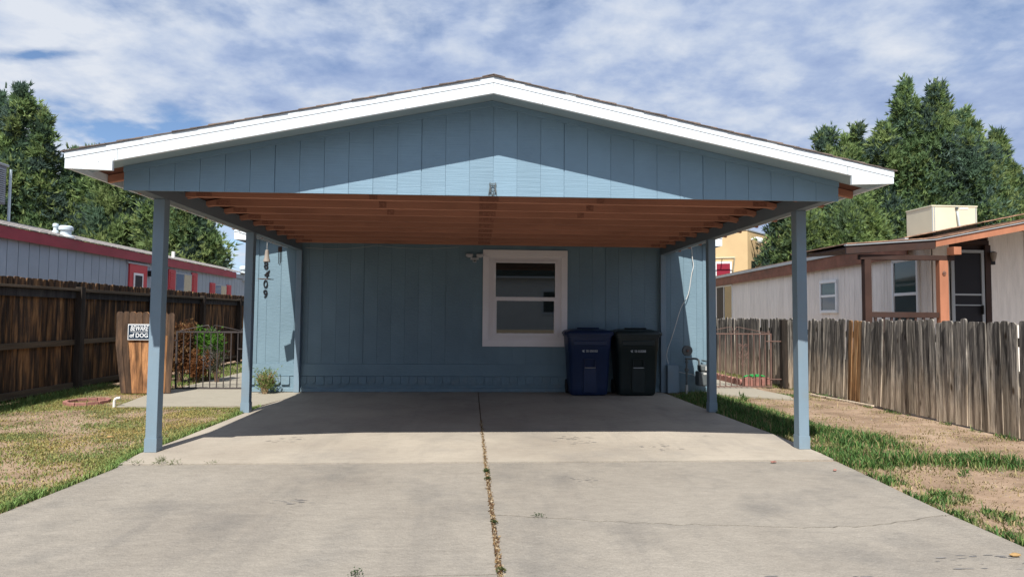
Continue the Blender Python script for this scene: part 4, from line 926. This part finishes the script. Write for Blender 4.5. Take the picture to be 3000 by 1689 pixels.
# porch: two slopes of rake boards, posts, rail
MB().prism([(5.71, 2.11), (7.15, 2.205), (7.15, 2.335), (5.71, 2.225)], 'y', 9.20, 9.235).build('porch_fascia', M_DKB, rn, label='dark brown weathered fascia')
MB().prism([(7.16, 2.235), (11.9, 3.15), (11.9, 3.285), (7.16, 2.345)], 'y', 9.20, 9.235).build('porch_fascia', M_ORB, rn, label='orange brown rake board')
MB().prism([(5.70, 2.23), (7.15, 2.34), (11.9, 3.29), (11.9, 3.315), (7.15, 2.362), (5.70, 2.252)], 'y', 9.18, 9.24).build('drip_edge', M_DRIP, rn)
for k in range(10):
    xa, xb = 5.71+k*.145, 5.71+(k+1)*.145; za, zb_ = 2.256+k*.0111, 2.256+(k+1)*.0111
    MB().hexa([(xa, 9.17, za), (xb, 9.17, zb_), (xb, 10.89, zb_), (xa, 10.89, za)], [(xa, 9.17, za+.016), (xb, 9.17, zb_+.012), (xb, 10.89, zb_+.012), (xa, 10.89, za+.016)]).build('shingle_course', M_RSH, rn)
for k in range(27):
    xa, xb = 7.16+k*.172, 7.16+(k+1)*.172; za, zb_ = 2.368+k*.0344, 2.368+(k+1)*.0344
    MB().hexa([(xa, 9.17, za), (xb, 9.17, zb_), (xb, 10.89, zb_), (xa, 10.89, za)], [(xa, 9.17, za+.018), (xb, 9.17, zb_+.012), (xb, 10.89, zb_+.012), (xa, 10.89, za+.018)]).build('shingle_course', M_RSH, rn)
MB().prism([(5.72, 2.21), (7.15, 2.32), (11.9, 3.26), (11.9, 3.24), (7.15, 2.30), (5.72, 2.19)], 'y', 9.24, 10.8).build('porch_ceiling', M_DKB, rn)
MB().box(5.97, 7.50, 9.25, 9.33, 2.03, 2.108).build('porch_beam', M_DKB, rn, bevel=.003)
MB().box(7.372, 7.492, 9.10, 9.245, 2.11, 2.23).build('beam_end', M_ORB, rn, bevel=.003)
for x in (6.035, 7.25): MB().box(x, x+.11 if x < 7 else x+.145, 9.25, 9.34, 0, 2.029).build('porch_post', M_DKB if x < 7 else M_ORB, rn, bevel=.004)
MB().box(6.147, 7.248, 9.27, 9.31, 1.13, 1.215).build('porch_rail', M_DKB, rn, bevel=.004)
for k in range(8): MB().box(6.2+.13*k, 6.24+.13*k, 9.28, 9.30, .1, 1.129).build('baluster', M_DKB, rn)
MB().tube(curl((7.32, 9.235, 1.83), .03, .012, 90, 1.3), .006, 5).build('post_hook', M_RUST, rn)
co = thing('rooftop_cooler', 'boxy cream metal cooler on the roof of the house to the right', 'rooftop cooler', (10.1, 12.9, 2.8))
MB().box(9.655, 10.66, 12.5, 13.28, 2.75, 3.50).build('cooler_casing', M_CREAM, co, bevel=.008)
MB().box(9.645, 10.67, 12.49, 13.29, 3.501, 3.53).build('cooler_lid', M_CREAM, co, bevel=.004)
for x in (9.655, 9.70, 10.62): MB().box(x, x+.02, 12.492, 12.4995, 2.76, 3.49).build('panel_seam', M_DRIP, co)
MB().box(10.27, 10.46, 12.494, 12.4995, 3.45, 3.485).build('nameplate', M_SIGNW, co)
MB().tube(smooth([(10.20, 12.48, 3.40), (10.20, 12.46, 3.30), (10.215, 12.46, 3.18), (10.24, 12.46, 3.02)]), .018, 8).build('drain_hose', M_GALV, co)
MB().lathe((10.195, 12.48, 3.44), [(.02, 0), (.03, .01), (.03, .04), (.01, .06)], 10).build('hose_fitting', M_METER, co)

# pale home across the road, seen only as a reflection in the window
hr = thing('mobile_home', 'pale mobile home across the road seen only as a reflection in the carport window', 'mobile home', (0, -14, 0))
MB().box(-9, 11, -17, -14, .4, 3.1).build('wall', mat('pale_siding', (.80, .82, .80), .7, var=.06), hr)
MB().prism([(-9.3, 3.1), (11.3, 3.1), (11.3, 3.3), (1, 4.1), (-9.3, 3.3)], 'y', -17.3, -13.7).build('roof', M_SHINGLE, hr)
MB().box(-9.3, 11.3, -13.69, -13.66, 3.08, 3.3).build('fascia_board', M_WHITE, hr)
for x in (-6, -1.2, 3.4, 7.5):
    w = MB().box(x, x+1.6, -13.999, -13.95, 1.2, 2.5).build('window', M_WHITE, hr); MB().box(x+.12, x+1.48, -13.949, -13.94, 1.32, 2.38).build('pane', M_SCREEN, w)

# tan stucco building far behind
tb = thing('stucco_building', 'tan stucco building with flat roof far behind the right house', 'building', (13.52, 30, 0))
c0 = Vector((13.52, 30.0)); dR = Vector((.72, .69)).normalized(); dL = Vector((-.93, .36)).normalized()
def quad_block(p, a, la, b, lb, z0, z1, grow=0.0):
    p = p-(a+b)*grow; q = [p, p+a*(la+2*grow), p+a*(la+2*grow)+b*(lb+2*grow), p+b*(lb+2*grow)]
    return MB().hexa([(v.x, v.y, z0) for v in q], [(v.x, v.y, z1) for v in q])
quad_block(c0, dR, 12, dL, 9, 0, 5.47).build('stucco_wall', M_TAN, tb)
quad_block(c0, dR, 12, dL, 9, 5.471, 5.53, .03).build('parapet_cap', M_DRIP, tb)
nL = Vector((-dL.y, dL.x)); nL = nL if nL.y < 0 else -nL; nR = Vector((dR.y, -dR.x)); nR = nR if nR.y < 0 else -nR
def onface(d, n, s0, s1, z0, z1, out, name, m, parent):
    a, b = c0+d*s0, c0+d*s1
    return MB().hexa([(a.x, a.y, z0), (b.x, b.y, z0), ((b+n*out).x, (b+n*out).y, z0), ((a+n*out).x, (a+n*out).y, z0)], [(a.x, a.y, z1), (b.x, b.y, z1), ((b+n*out).x, (b+n*out).y, z1), ((a+n*out).x, (a+n*out).y, z1)]).build(name, m, parent)
w = onface(dL, nL, .75, 1.55, 2.7, 3.93, .03, 'window', M_SIGNW, tb); onface(dL, nL, .83, 1.47, 2.78, 3.83, .05, 'pane', mat('red_curtain', (.22, .01, .03), .7), w)
fr = MB()
for a, b in (((.62, 0, 4.12), (1.75, 0, 4.12)), ((.62, .45, 4.08), (1.75, .45, 4.08)), ((.62, 0, 4.12), (.62, .45, 4.08)), ((1.75, 0, 4.12), (1.75, .45, 4.08)), ((.62, .45, 4.08), (.72, 0, 3.0)), ((1.75, .45, 4.08), (1.65, 0, 3.0)), ((1.2, .0, 4.12), (1.2, .45, 4.08))):
    pa, pb = c0+dL*a[0]+nL*(a[1]+.02), c0+dL*b[0]+nL*(b[1]+.02); fr.tube([(pa.x, pa.y, a[2]), (pb.x, pb.y, b[2])], .025, 6)
fr.build('awning_frame', M_CREAM, tb)
onface(dR, nR, .45, .95, 2.7, 3.98, .02, 'window', M_GLASS, tb); onface(dR, nR, 2.1, 3.6, 2.7, 3.9, .02, 'window', M_GLASS, tb)
onface(dR, nR, 1.45, 1.75, 3.9, 4.12, .18, 'wall_lamp', M_SIGNW, tb)
pc = c0+dR*.45; dm = thing('dome_camera', 'white dome security camera on the tan stucco wall', 'security camera', (pc.x, pc.y, 5.05))
a = pc+nR*.02; b = pc+nR*.45
MB().tube(smooth([(a.x, a.y, 5.05), ((a.x+b.x)/2, (a.y+b.y)/2, 5.12), (b.x, b.y, 5.08)]), .05, 8).build('camera_arm', M_SIGNW, dm, smooth=True)
MB().lathe((b.x, b.y, 4.85), [(.03, -.04), (.12, .0), (.16, .08), (.16, .2), (.06, .26)], 16).build('camera_dome', M_SIGNW, dm, smooth=True)

# ------------------------------------------------------------------ vegetation
def tufts(C, D, size, k, wid, tint, spread=.75):
    n = len(C); C = np.repeat(C, k, 0); D = np.repeat(D, k, 0); S = np.repeat(size, k)[:, None]; Tn = np.repeat(tint, k, 0)
    d = D+rng.normal(0, spread, (n*k, 3)); d /= np.linalg.norm(d, axis=1, keepdims=True)
    w = np.cross(d, rng.normal(0, 1, (n*k, 3))); w /= np.linalg.norm(w, axis=1, keepdims=True)+1e-9
    L_ = S*rng.uniform(.6, 1.15, (n*k, 1)); W_ = S*wid
    a = C-w*W_; b = C+w*W_; t = C+d*L_
    V = np.stack([a, b, t], 1).reshape(-1, 3); T = np.arange(len(V)).reshape(-1, 3); Tc = np.repeat(Tn*rng.uniform(.8, 1.2, (n*k, 1)), 3, 0)
    return V, T, Tc
GREENS = np.array([(.065, .115, .065), (.095, .16, .065), (.13, .20, .07), (.15, .21, .075), (.06, .10, .07)])
def plume_tree(label, plumes, cy, bright=1.0, dens=1.0, name='conifer_tree', tsize=.34, group=None, yellow=0.0):
    cx = sum(p[0] for p in plumes)/len(plumes); base = Vector((cx, cy, 0))
    t = thing(name, label, 'tree', base, group)
    tr = MB(); Cs = []; Ds = []; Ss = []; Ts = []
    for (x, z0, z1, r) in plumes:
        py = cy+rnd.uniform(-.6, .6)
        top = Vector((x, py, z1-.3))
        tr.tube([(cx+(x-cx)*.3, cy, -.1), (cx+(x-cx)*.8, cy+(py-cy)*.6, z0*.7), (x, py, (z0+z1)/2), top], [.20, .16, .09, .02], 7)
        h = z1-z0; n = int(dens*(10+r*h*7.5))
        for _ in range(n):
            u = rng.random()**.85
            if rng.random() < .12: continue
            u = round(u*9+rng.normal(0, .22))/9 if rng.random() < .5 else u; u = min(max(u, 0), .999); prof = r*min(1, (u+.12)*4)*(1-u)**.5*(1.0+.22*math.sin(u*13+x*3)+.12*math.sin(u*31+x))
            a = rng.random()*6.283; q = rng.uniform(.55, 1.05)
            c = np.array([x+prof*q*math.cos(a), py+prof*q*math.sin(a), z0+u*h-.15]); out = np.array([math.cos(a), math.sin(a), 1.1])
            m_ = 60; cr_ = rng.uniform(.22, .62)*min(1, .45+prof*.5)
            pts = c+rng.normal(0, 1, (m_, 3))*np.array([cr_*.6, cr_*.6, cr_*.85])
            dd = (pts-c)/cr_*.6+out*.55; dd[:, 2] += .35
            g_ = GREENS[rng.integers(0, 5)]*rng.uniform(.8, 1.25)*bright*np.array([1.75, 1.6, 1.85])
            if yellow: g_ = g_*(1-yellow)+np.array([.17, .23, .06])*yellow
            Cs.append(pts); Ds.append(dd); Ss.append(rng.uniform(.7, 1.2, m_)*tsize); Ts.append(np.tile(g_, (m_, 1)))
            if rng.random() < .15: tr.tube([(x, py, max(z0, c[2]-.8)), tuple(c)], [.045, .012], 4)
    V, T, tn = tufts(np.concatenate(Cs), np.concatenate(Ds), np.concatenate(Ss), 6, .16, np.concatenate(Ts))
    V = V-np.array(base); me = npmesh('crown', V, T, tn, M_LEAF)
    o = bpy.data.objects.new('crown', me); COL.objects.link(o); o.parent = t
    tr.build('trunk', M_BARK, t)
    return t
LG = 'conifers behind the left mobile home'
plume_tree('tallest dark conifer at the left picture edge behind the mobile home', [(-27.9, 4, 13.65, 1.32), (-26.3, 4, 13.05, 1.10), (-28.8, 2, 11.25, 1.98), (-27, 2, 10.25, 2.31)], 35, group=LG)
plume_tree('conifer with twin spiky tops right of the tallest left tree', [(-24.5, 4, 13.15, 0.92), (-25.4, 4, 11.35, 0.98), (-23.4, 3.5, 11.75, 0.73), (-25.2, 3, 9.85, 2.09), (-23.6, 3, 8.85, 1.76)], 34.5, group=LG)
plume_tree('lower bushy conifer just left of the carport fascia corner', [(-22.5, 3.5, 9.95, 1.10), (-21.5, 3.5, 10.15, 0.98), (-22.4, 3, 8.25, 1.98), (-20, 4.5, 9.75, 1.22), (-20.8, 3.2, 8.05, 1.65)], 35.5, group=LG)
plume_tree('loose conifer above the roof vents seen under the carport eave', [(-18.3, 4.3, 9.45, 1.76), (-19.6, 4.2, 7.25, 1.43), (-17, 4.2, 8.65, 1.54)], 35, .9, dens=.65, group=LG)
plume_tree('rounded conifer beside the patch of sky seen between the left posts', [(-15.4, 3.3, 7.55, 1.32), (-14.7, 2.6, 6.25, 1.16), (-16.5, 3.2, 7.85, 1.54), (-14.5, 2.2, 4.45, 0.85), (-15.5, 2.2, 5.25, 1.32)], 34, .95, group=LG)
RG = 'conifers behind the right house'
plume_tree('row topped conifer nearest the right end of the carport fascia', [(20.8, 4, 12.15, 0.61), (21.6, 4, 12.55, 0.67), (22.4, 4, 12.25, 0.61), (23.2, 4, 12.65, 0.85), (19.6, 4, 10.25, 0.73), (22.2, 4, 11.25, 1.98), (24.2, 3, 10.15, 1.54)], 36, .95, group=RG)
plume_tree('tallest right hand conifer with two pointed tops', [(25.5, 5, 14.95, 1.22), (27.1, 5, 14.85, 1.34), (24.2, 4, 12.55, 1.34), (26.4, 3, 13.45, 2.20), (28, 4, 12.45, 1.32), (25.4, 3, 11.25, 2.42)], 35, 1.0, group=RG)
plume_tree('broad conifer right of the twin pointed one', [(28.9, 4, 13.35, 1.28), (30.1, 4, 11.55, 1.34), (28.2, 3, 11.65, 1.87), (29.4, 3, 9.65, 2.20)], 34.5, 1.05, group=RG)
plume_tree('conifer with a narrow top near the right picture edge', [(31.4, 4, 12.35, 0.98), (32.2, 4, 10.25, 1.22), (31.4, 3, 10.05, 1.65), (30.6, 3, 8.45, 1.65)], 35, 1.0, group=RG)
plume_tree('bushy conifer cut by the right picture edge', [(34.1, 3, 11.25, 1.43), (33, 3, 8.55, 1.76), (35.5, 3, 11.65, 1.87)], 35, 1.05, group=RG)
plume_tree('light green rounded bushy tree left of the cream rooftop cooler', [(17.1, 2.5, 6.3, 1.2), (18.3, 2.5, 6.8, 1.3), (15.3, 3.2, 6.2, .75), (19.1, 2.5, 5.6, 1.3), (16.1, 2.8, 6.0, .9)], 28, 1.1, dens=1.4, yellow=.4, tsize=.26)
plume_tree('light green bushy tree between the carport post and the rounded tree', [(14.9, 2.6, 6.9, .9), (15.7, 2.6, 5.6, 1.0)], 29.5, .9, dens=1.2, tsize=.26)

# grass
def blades(XY, h, w, tint, name, label):
    n = len(XY); z = soil_z(XY[:, 0], XY[:, 1]); base = np.column_stack([XY, z-.004])
    a = rng.random(n)*6.283; lean = rng.uniform(.1, .9, n)*h; dx = np.column_stack([np.cos(a)*lean, np.sin(a)*lean, np.zeros(n)])
    b = a+rng.normal(1.57, .5, n); wv = np.column_stack([np.cos(b)*w, np.sin(b)*w, np.zeros(n)])
    mid = base+dx*.35+np.column_stack([np.zeros(n), np.zeros(n), h*.6]); tip = base+dx+np.column_stack([np.zeros(n), np.zeros(n), h*.9])
    V = np.stack([base-wv, base+wv, mid-wv*.7, mid+wv*.7, tip], 1).reshape(-1, 3)
    i = (np.arange(n)*5)[:, None]; T = np.concatenate([i+np.array([[0, 1, 3]]), i+np.array([[0, 3, 2]]), i+np.array([[2, 3, 4]])], 0)
    me = npmesh(name, V, T, np.repeat(tint, 5, 0), M_BLADE)
    o = bpy.data.objects.new(name, me); COL.objects.link(o); o['kind'] = 'stuff'; o['label'] = label; o['category'] = 'grass'; return o
def driveL(y): return np.interp(y, [2.6, 3.6, 4.67, 5.1, 5.6, 6.9, 7.6, 8.4, 9], [-2.64, -2.61, -2.568, -2.64, -2.60, -2.575, -2.56, -2.47, -2.45])
def driveR(y): return np.interp(y, [2.9, 3.45, 4.2, 4.76, 5.0, 5.9, 7.2, 8.4, 9], [2.70, 2.73, 2.785, 2.826, 2.845, 2.85, 2.80, 2.78, 2.76])
def sample(n, x0, x1, y0, y1, dens):
    X = rng.uniform(x0, x1, n); Yv = rng.uniform(y0, y1, n); d = dens(X, Yv); k = rng.random(n) < d; return np.column_stack([X[k], Yv[k]]), d[k]
def inwalkL(x, y): return (y > 7.66) & (y < 17) & (x > -4.28-(y-7.68)*.16) & (x < -2.4) & ~((y > 9.4) & (x < -4.42))
def densL(x, y):
    dl = driveL(y); ok = (x < dl-.008) & ~inwalkL(x, y) & ~((x > -3.2) & (y > 9)) 
    n = fbm(x*2.2, y*2.2, 21); edge = np.exp(-np.maximum(dl-x, 0)/.09)*1.0
    wedge = np.exp(-np.abs(y-7.62)/.10)*(x > -4.4)*.7
    fence = np.exp(-np.abs(x+5.4)/.12)*.8
    bare = ((y > 6.0) & (y < 8.0) & (x < -3.6))*.30
    d = np.clip((n-.26-bare*.6)*2.2, .10, .95)+edge+wedge+fence
    return np.clip(d, 0, 1)*ok
XY, d = sample(330000, -5.6, -2.4, 2.6, 9.6, densL); n = len(XY)
dl = driveL(XY[:, 1])-XY[:, 0]; green = np.exp(-dl/.10)+np.exp(-np.abs(XY[:, 0]+5.4)/.15)+.40*np.clip((fbm(XY[:, 0]*1.4, XY[:, 1]*1.4, 40)-.45)*4, 0, 1)
green = np.clip(green, 0, 1)[:, None]*(rng.random((n, 1)) > .15)
dry = np.array([.37, .30, .11])*rng.uniform(.6, 1.3, (n, 1)); gr = np.array([.15, .24, .07])*rng.uniform(.55, 1.4, (n, 1)); olive = np.array([.20, .235, .09])*rng.uniform(.6, 1.2, (n, 1))
yel = np.clip((fbm(XY[:, 0]*1.7, XY[:, 1]*2.5, 44)-.42)*5, 0, 1)[:, None]; mixv = rng.random((n, 1)); base_ = np.where(mixv < .30+.5*yel, dry, olive); tn = base_*(1-green)+gr*green
hh = rng.uniform(.008, .026, n)+.045*np.exp(-dl/.12)*rng.random(n)+.14*np.exp(-np.abs(XY[:, 0]+5.4)/.10)*rng.random(n)+.012*green[:, 0]
blades(XY, hh, .0038, tn, 'lawn_grass', 'short patchy green and dry grass on the left lawn')
def clump(x, y, cx, cy, sx, sy): return np.exp(-((x-cx)/sx)**2-((y-cy)/sy)**2)
def densR(x, y):
    dr_ = driveR(y); ok = (x > dr_+.006) & (x < 5.07) & ~((y > 8.3) & (x > 3.5) & (x < 4.5) & (y > 8.86-(x-3.5)*.6)) & ~((x < 3.5) & (y > 8.95))
    e = x-dr_; n = fbm(x*3, y*3, 33); n2 = fbm(x*7, y*7, 34)
    d = np.exp(-e/.16)*(y < 5.2)*1.0
    d = d+1.2*np.clip(1-np.abs(e-.35)/.62, 0, 1)*(y > 5.75)*np.clip((8.9-y)*2, 0, 1)
    d = d+clump(x, y, 3.5, 5.5, .42, .35)+clump(x, y, 3.45, 4.72, .55, .16)*1.3+clump(x, y, 4.15, 4.70, .22, .2)+clump(x, y, 3.05, 4.85, .22, .3)+clump(x, y, 4.5, 8.7, .3, .35)*.8+clump(x, y, 3.0, 3.6, .14, .5)*.6+clump(x, y, 4.6, 4.1, .3, .15)+clump(x, y, 4.0, 3.9, .3, .10)*.5
    d = d+.8*np.exp(-np.abs(x-5.03)/.04)*(n2 > .5)+.16*(n > .55)+.05
    return np.clip(d*np.clip((n2-.18)*3, .2, 1), 0, 1)*ok
XY, d = sample(210000, 2.65, 5.1, 2.6, 9.6, densR); n = len(XY)
tall = (np.clip(1-np.abs(XY[:, 0]-driveR(XY[:, 1])-.35)/.5, 0, 1)*(XY[:, 1] > 5.8))+clump(XY[:, 0], XY[:, 1], 3.45, 4.72, .5, .2)*.8+clump(XY[:, 0], XY[:, 1], 3.5, 5.5, .4, .35)*.8+clump(XY[:, 0], XY[:, 1], 4.15, 4.70, .25, .2)*.8
hh = rng.uniform(.012, .04, n)*(.4+d)+.105*np.clip(tall, 0, 1)*rng.uniform(.3, 1, n)*np.where(rng.random(n) < .06, 1.9, 1)+.05*(rng.random(n) < .02)+.02*np.exp(-(XY[:, 0]-driveR(XY[:, 1]))/.1)
grn = np.clip(d*1.5-.1+tall, 0, 1)[:, None]*(rng.random((n, 1)) > .12)
dry = np.array([.36, .28, .15])*rng.uniform(.6, 1.3, (n, 1)); gr = np.array([.065, .145, .038])*rng.uniform(.45, 1.5, (n, 1)); gy = np.array([.16, .22, .065])*rng.uniform(.7, 1.2, (n, 1))
gr = np.where(rng.random((n, 1)) < .25, gy, gr)
keep = rng.random(n) < np.where(tall > .3, .62, .8)
blades(XY[keep], hh[keep], .0042, (dry*(1-grn)+gr*grn)[keep], 'yard_grass', 'green grass clumps and dry wisps on the right strip')
# grass behind the left gate and behind the right gate
def densB(x, y): return ((x < -4.44) & (x > -5.5))*.6*np.clip((fbm(x*3, y*3, 50)-.2)*2, .2, 1)
XY, d = sample(16000, -5.5, -4.42, 9.6, 15, densB); n = len(XY)
blades(XY, rng.uniform(.02, .07, n), .005, np.array([.13, .19, .045])*rng.uniform(.6, 1.3, (n, 1)), 'verge_grass', 'bright grass verge beyond the left iron gate')
def densC(x, y): return np.clip((fbm(x*4, y*4, 51)-.35)*2.5, .05, 1)*.8
XY, d = sample(9000, 4.42, 5.08, 9.7, 14, densC); n = len(XY)
blades(XY, rng.uniform(.02, .07, n), .005, np.array([.16, .18, .06])*rng.uniform(.6, 1.4, (n, 1)), 'verge_grass', 'sparse grass beside the edging beyond the right iron gate')
# weeds rooted in the joints
def weed(x, y, r, h, nleaf, col, label, name='weed', leafw=.3, group=None, cat='weed', z=0.0):
    C = np.column_stack([x+rng.normal(0, r*.45, nleaf), y+rng.normal(0, r*.45, nleaf), z+rng.random(nleaf)*h*.6]); D = C-np.array([x, y, z-h*.3]); D /= np.linalg.norm(D, axis=1, keepdims=True)
    V, T, tn = tufts(C, D, np.full(nleaf, h*.55), 3, leafw, np.tile(np.array(col), (nleaf, 1))*rng.uniform(.6, 1.4, (nleaf, 1)), .5)
    me = npmesh(name, V-np.array([x, y, z]), T, tn, M_LEAF); o = bpy.data.objects.new(name, me); COL.objects.link(o); o.location = (x, y, z)
    return tag(o, label, cat, group)
JW = 'weeds growing in the driveway joints'
weed(.09, 4.45, .020, .022, 60, (.07, .11, .04), 'leafy green weed in the middle joint just in front of the cross joint', group=JW)
weed(.092, 4.25, .018, .02, 45, (.07, .11, .04), 'small green weed in the middle joint right behind the leafy one', group=JW)
weed(.112, 3.36, .018, .018, 45, (.07, .10, .04), 'flat green weed in the middle joint near the start of the crack', group=JW)
weed(.36, 3.47, .04, .012, 60, (.06, .10, .04), 'low green moss tuft in the crack of the right slab', group=JW)
weed(.125, 2.74, .02, .02, 40, (.13, .15, .06), 'yellow green weed at the lower end of the middle joint', group=JW)
weed(-.5, 2.72, .04, .015, 40, (.05, .09, .04), 'dark moss tuft in the lower left slab crack', group=JW)
for k, (x, h) in enumerate(((-2.48, .04), (-2.30, .07), (-2.20, .045), (-1.93, .03))):
    weed(x, 4.739, .05, h, 26, (.13, .17, .06), ['short grass tuft in the cross joint, leftmost of four', 'spiky grass tuft in the cross joint, tallest of four', 'low grass tuft in the cross joint, right beside the tallest', 'tiny grass tuft in the cross joint, rightmost of four'][k], name='grass_tuft', leafw=.05, group='grass tufts in the cross joint', cat='grass tuft')
for k, y in enumerate(rng.uniform(2.8, 5.9, 26)): pass
# litter bits in the middle joint
n = 1500; yy = rng.uniform(2.55, 6.6, n); xx = np.interp(yy, [1.2, 4.7, 5.8, 7, 9], [.141, .086, .075, .064, .046])+rng.normal(0, .007, n)
C = np.column_stack([xx, yy, np.full(n, -.004)+rng.random(n)*.008]); V, T, tn = tufts(C, np.tile([0, 0, .15], (n, 1)), np.full(n, .014), 1, .4, np.array([(.36, .25, .13), (.16, .09, .05), (.5, .42, .3)])[rng.integers(0, 3, n)], 1.0)
o = bpy.data.objects.new('leaf_bits', npmesh('leaf_bits', V, T, tn, M_LEAF)); COL.objects.link(o); tag(o, 'brown leaf crumbs lying in the middle driveway joint', 'leaf litter', kind='stuff')
# pebbles on the soil
n = 5200; px = np.concatenate([rng.uniform(3.3, 5.05, n*2//3), rng.uniform(-5.4, -2.8, n-n*2//3)]); py = rng.uniform(3.0, 9, n); s = rng.uniform(.003, .009, n)*np.where(rng.random(n) < .04, 2.0, 1)
o8 = np.array([(1, 0, 0), (0, 1, 0), (-1, 0, 0), (0, -1, 0), (0, 0, .7)]); V = (np.column_stack([px, py, soil_z(px, py)-.001])[:, None, :]+o8[None]*s[:, None, None]*rng.uniform(.6, 1.3, (n, 5, 1))).reshape(-1, 3)
i = (np.arange(n)*5)[:, None]; T = np.concatenate([i+np.array([[0, 1, 4]]), i+np.array([[1, 2, 4]]), i+np.array([[2, 3, 4]]), i+np.array([[3, 0, 4]])])
o = bpy.data.objects.new('gravel', npmesh('gravel', V, T, np.repeat(np.array([(.42, .36, .30), (.24, .17, .12), (.33, .25, .18)])[rng.integers(0, 3, n)]*rng.uniform(.6, 1.3, (n, 1)), 5, 0), M_LEAF)); COL.objects.link(o); tag(o, 'loose pale pebbles scattered over the bare soil', 'gravel', kind='stuff')

# shrubs
def shrub(name, label, cx, cy, stems, leaves, col, lw=.16, ls=.05, twig=M_BARK, k=5):
    t = thing(name, label, 'shrub', (cx, cy, 0)); g = MB(); Cs = []; Ds = []
    for (dx, dy, h) in stems:
        P = smooth([(cx+dx*.15, cy+dy*.15, -.03), (cx+dx*.45, cy+dy*.4, h*.45), (cx+dx, cy+dy, h)], 4); g.tube(P, [.006]*(len(P)-1)+[.002], 5)
        m_ = int(leaves*h); u = rng.uniform(.35, 1.05, m_)[:, None]
        c = np.array([cx, cy, 0])+np.array([dx, dy, h])*u+rng.normal(0, .035, (m_, 3)); Cs.append(c); Ds.append(np.tile([dx*2, dy*2, .5], (m_, 1))+rng.normal(0, .3, (m_, 3)))
    C = np.concatenate(Cs); D = np.concatenate(Ds); D /= np.linalg.norm(D, axis=1, keepdims=True)
    V, T, tn = tufts(C, D, np.full(len(C), ls), k, lw, np.array(col)[rng.integers(0, len(col), len(C))], .7)
    o = bpy.data.objects.new('leaves', npmesh('leaves', V-np.array([cx, cy, 0]), T, tn, M_LEAF)); COL.objects.link(o); o.parent = t
    g.build('stems', twig, t); return t
def fan(n, r, h0, h1): return [(r*math.cos(a)*rng.uniform(.4, 1), r*.6*math.sin(a)*rng.uniform(.4, 1), rng.uniform(h0, h1)) for a in rng.uniform(0, 6.28, n)]
shrub('bush', 'small green twiggy bush at the foot of the blue house corner', -2.93, 8.86, fan(44, .16, .18, .34), 60, [(.22, .30, .09), (.28, .34, .13), (.12, .18, .05)], ls=.035, k=3, twig=mat('pale_twig', (.28, .2, .12), .9))
shrub('dead_shrub', 'brown dried up shrub behind the left end of the iron gate', -4.80, 10.4, fan(26, .26, .5, .92), 160, [(.22, .11, .05), (.16, .07, .035), (.28, .17, .08), (.10, .06, .035)], ls=.05)
shrub('dead_shrub', 'low rust coloured dead shrub beside the green sapling behind the gate', -4.52, 10.35, fan(16, .2, .25, .5), 190, [(.26, .12, .05), (.2, .09, .04)], ls=.045)
shrub('sapling', 'bright green sapling behind the left iron gate', -4.40, 10.5, fan(13, .2, .55, .85), 130, [(.10, .24, .03), (.14, .30, .05), (.07, .17, .03)], ls=.06)
shrub('dead_shrub', 'grey leafless shrub right of the green sapling behind the gate', -4.20, 10.4, fan(12, .17, .35, .6), 60, [(.13, .13, .10), (.09, .1, .07)], ls=.04)
for k, (x, y, h, lab) in enumerate(((3.30, 8.3, .10, 'dark leafy weed near the rear right carport post'), (3.62, 8.2, .14, 'tall thin weed in the grass in front of the right path'), (3.52, 4.30, .07, 'small dark weed on the bare soil at the right'))):
    weed(x, y, h*.5, h, 22, (.11, .2, .06), lab, name='weed', leafw=.10, z=-.02)
fw_ = thing('flower', 'orange flower glimpsed through the gap in the right fence', 'flower', (5.45, 7.75, 0))
MB().tube([(5.45, 7.75, 0), (5.45, 7.75, .14)], .006, 5).build('stem', M_GREEN, fw_); MB().lathe((5.45, 7.75, .14), [(.01, 0), (.05, .03), (.045, .06), (.01, .07)], 8).build('bloom', M_ORANGE, fw_)

scene.render.resolution_x = 1024; scene.render.resolution_y = 576
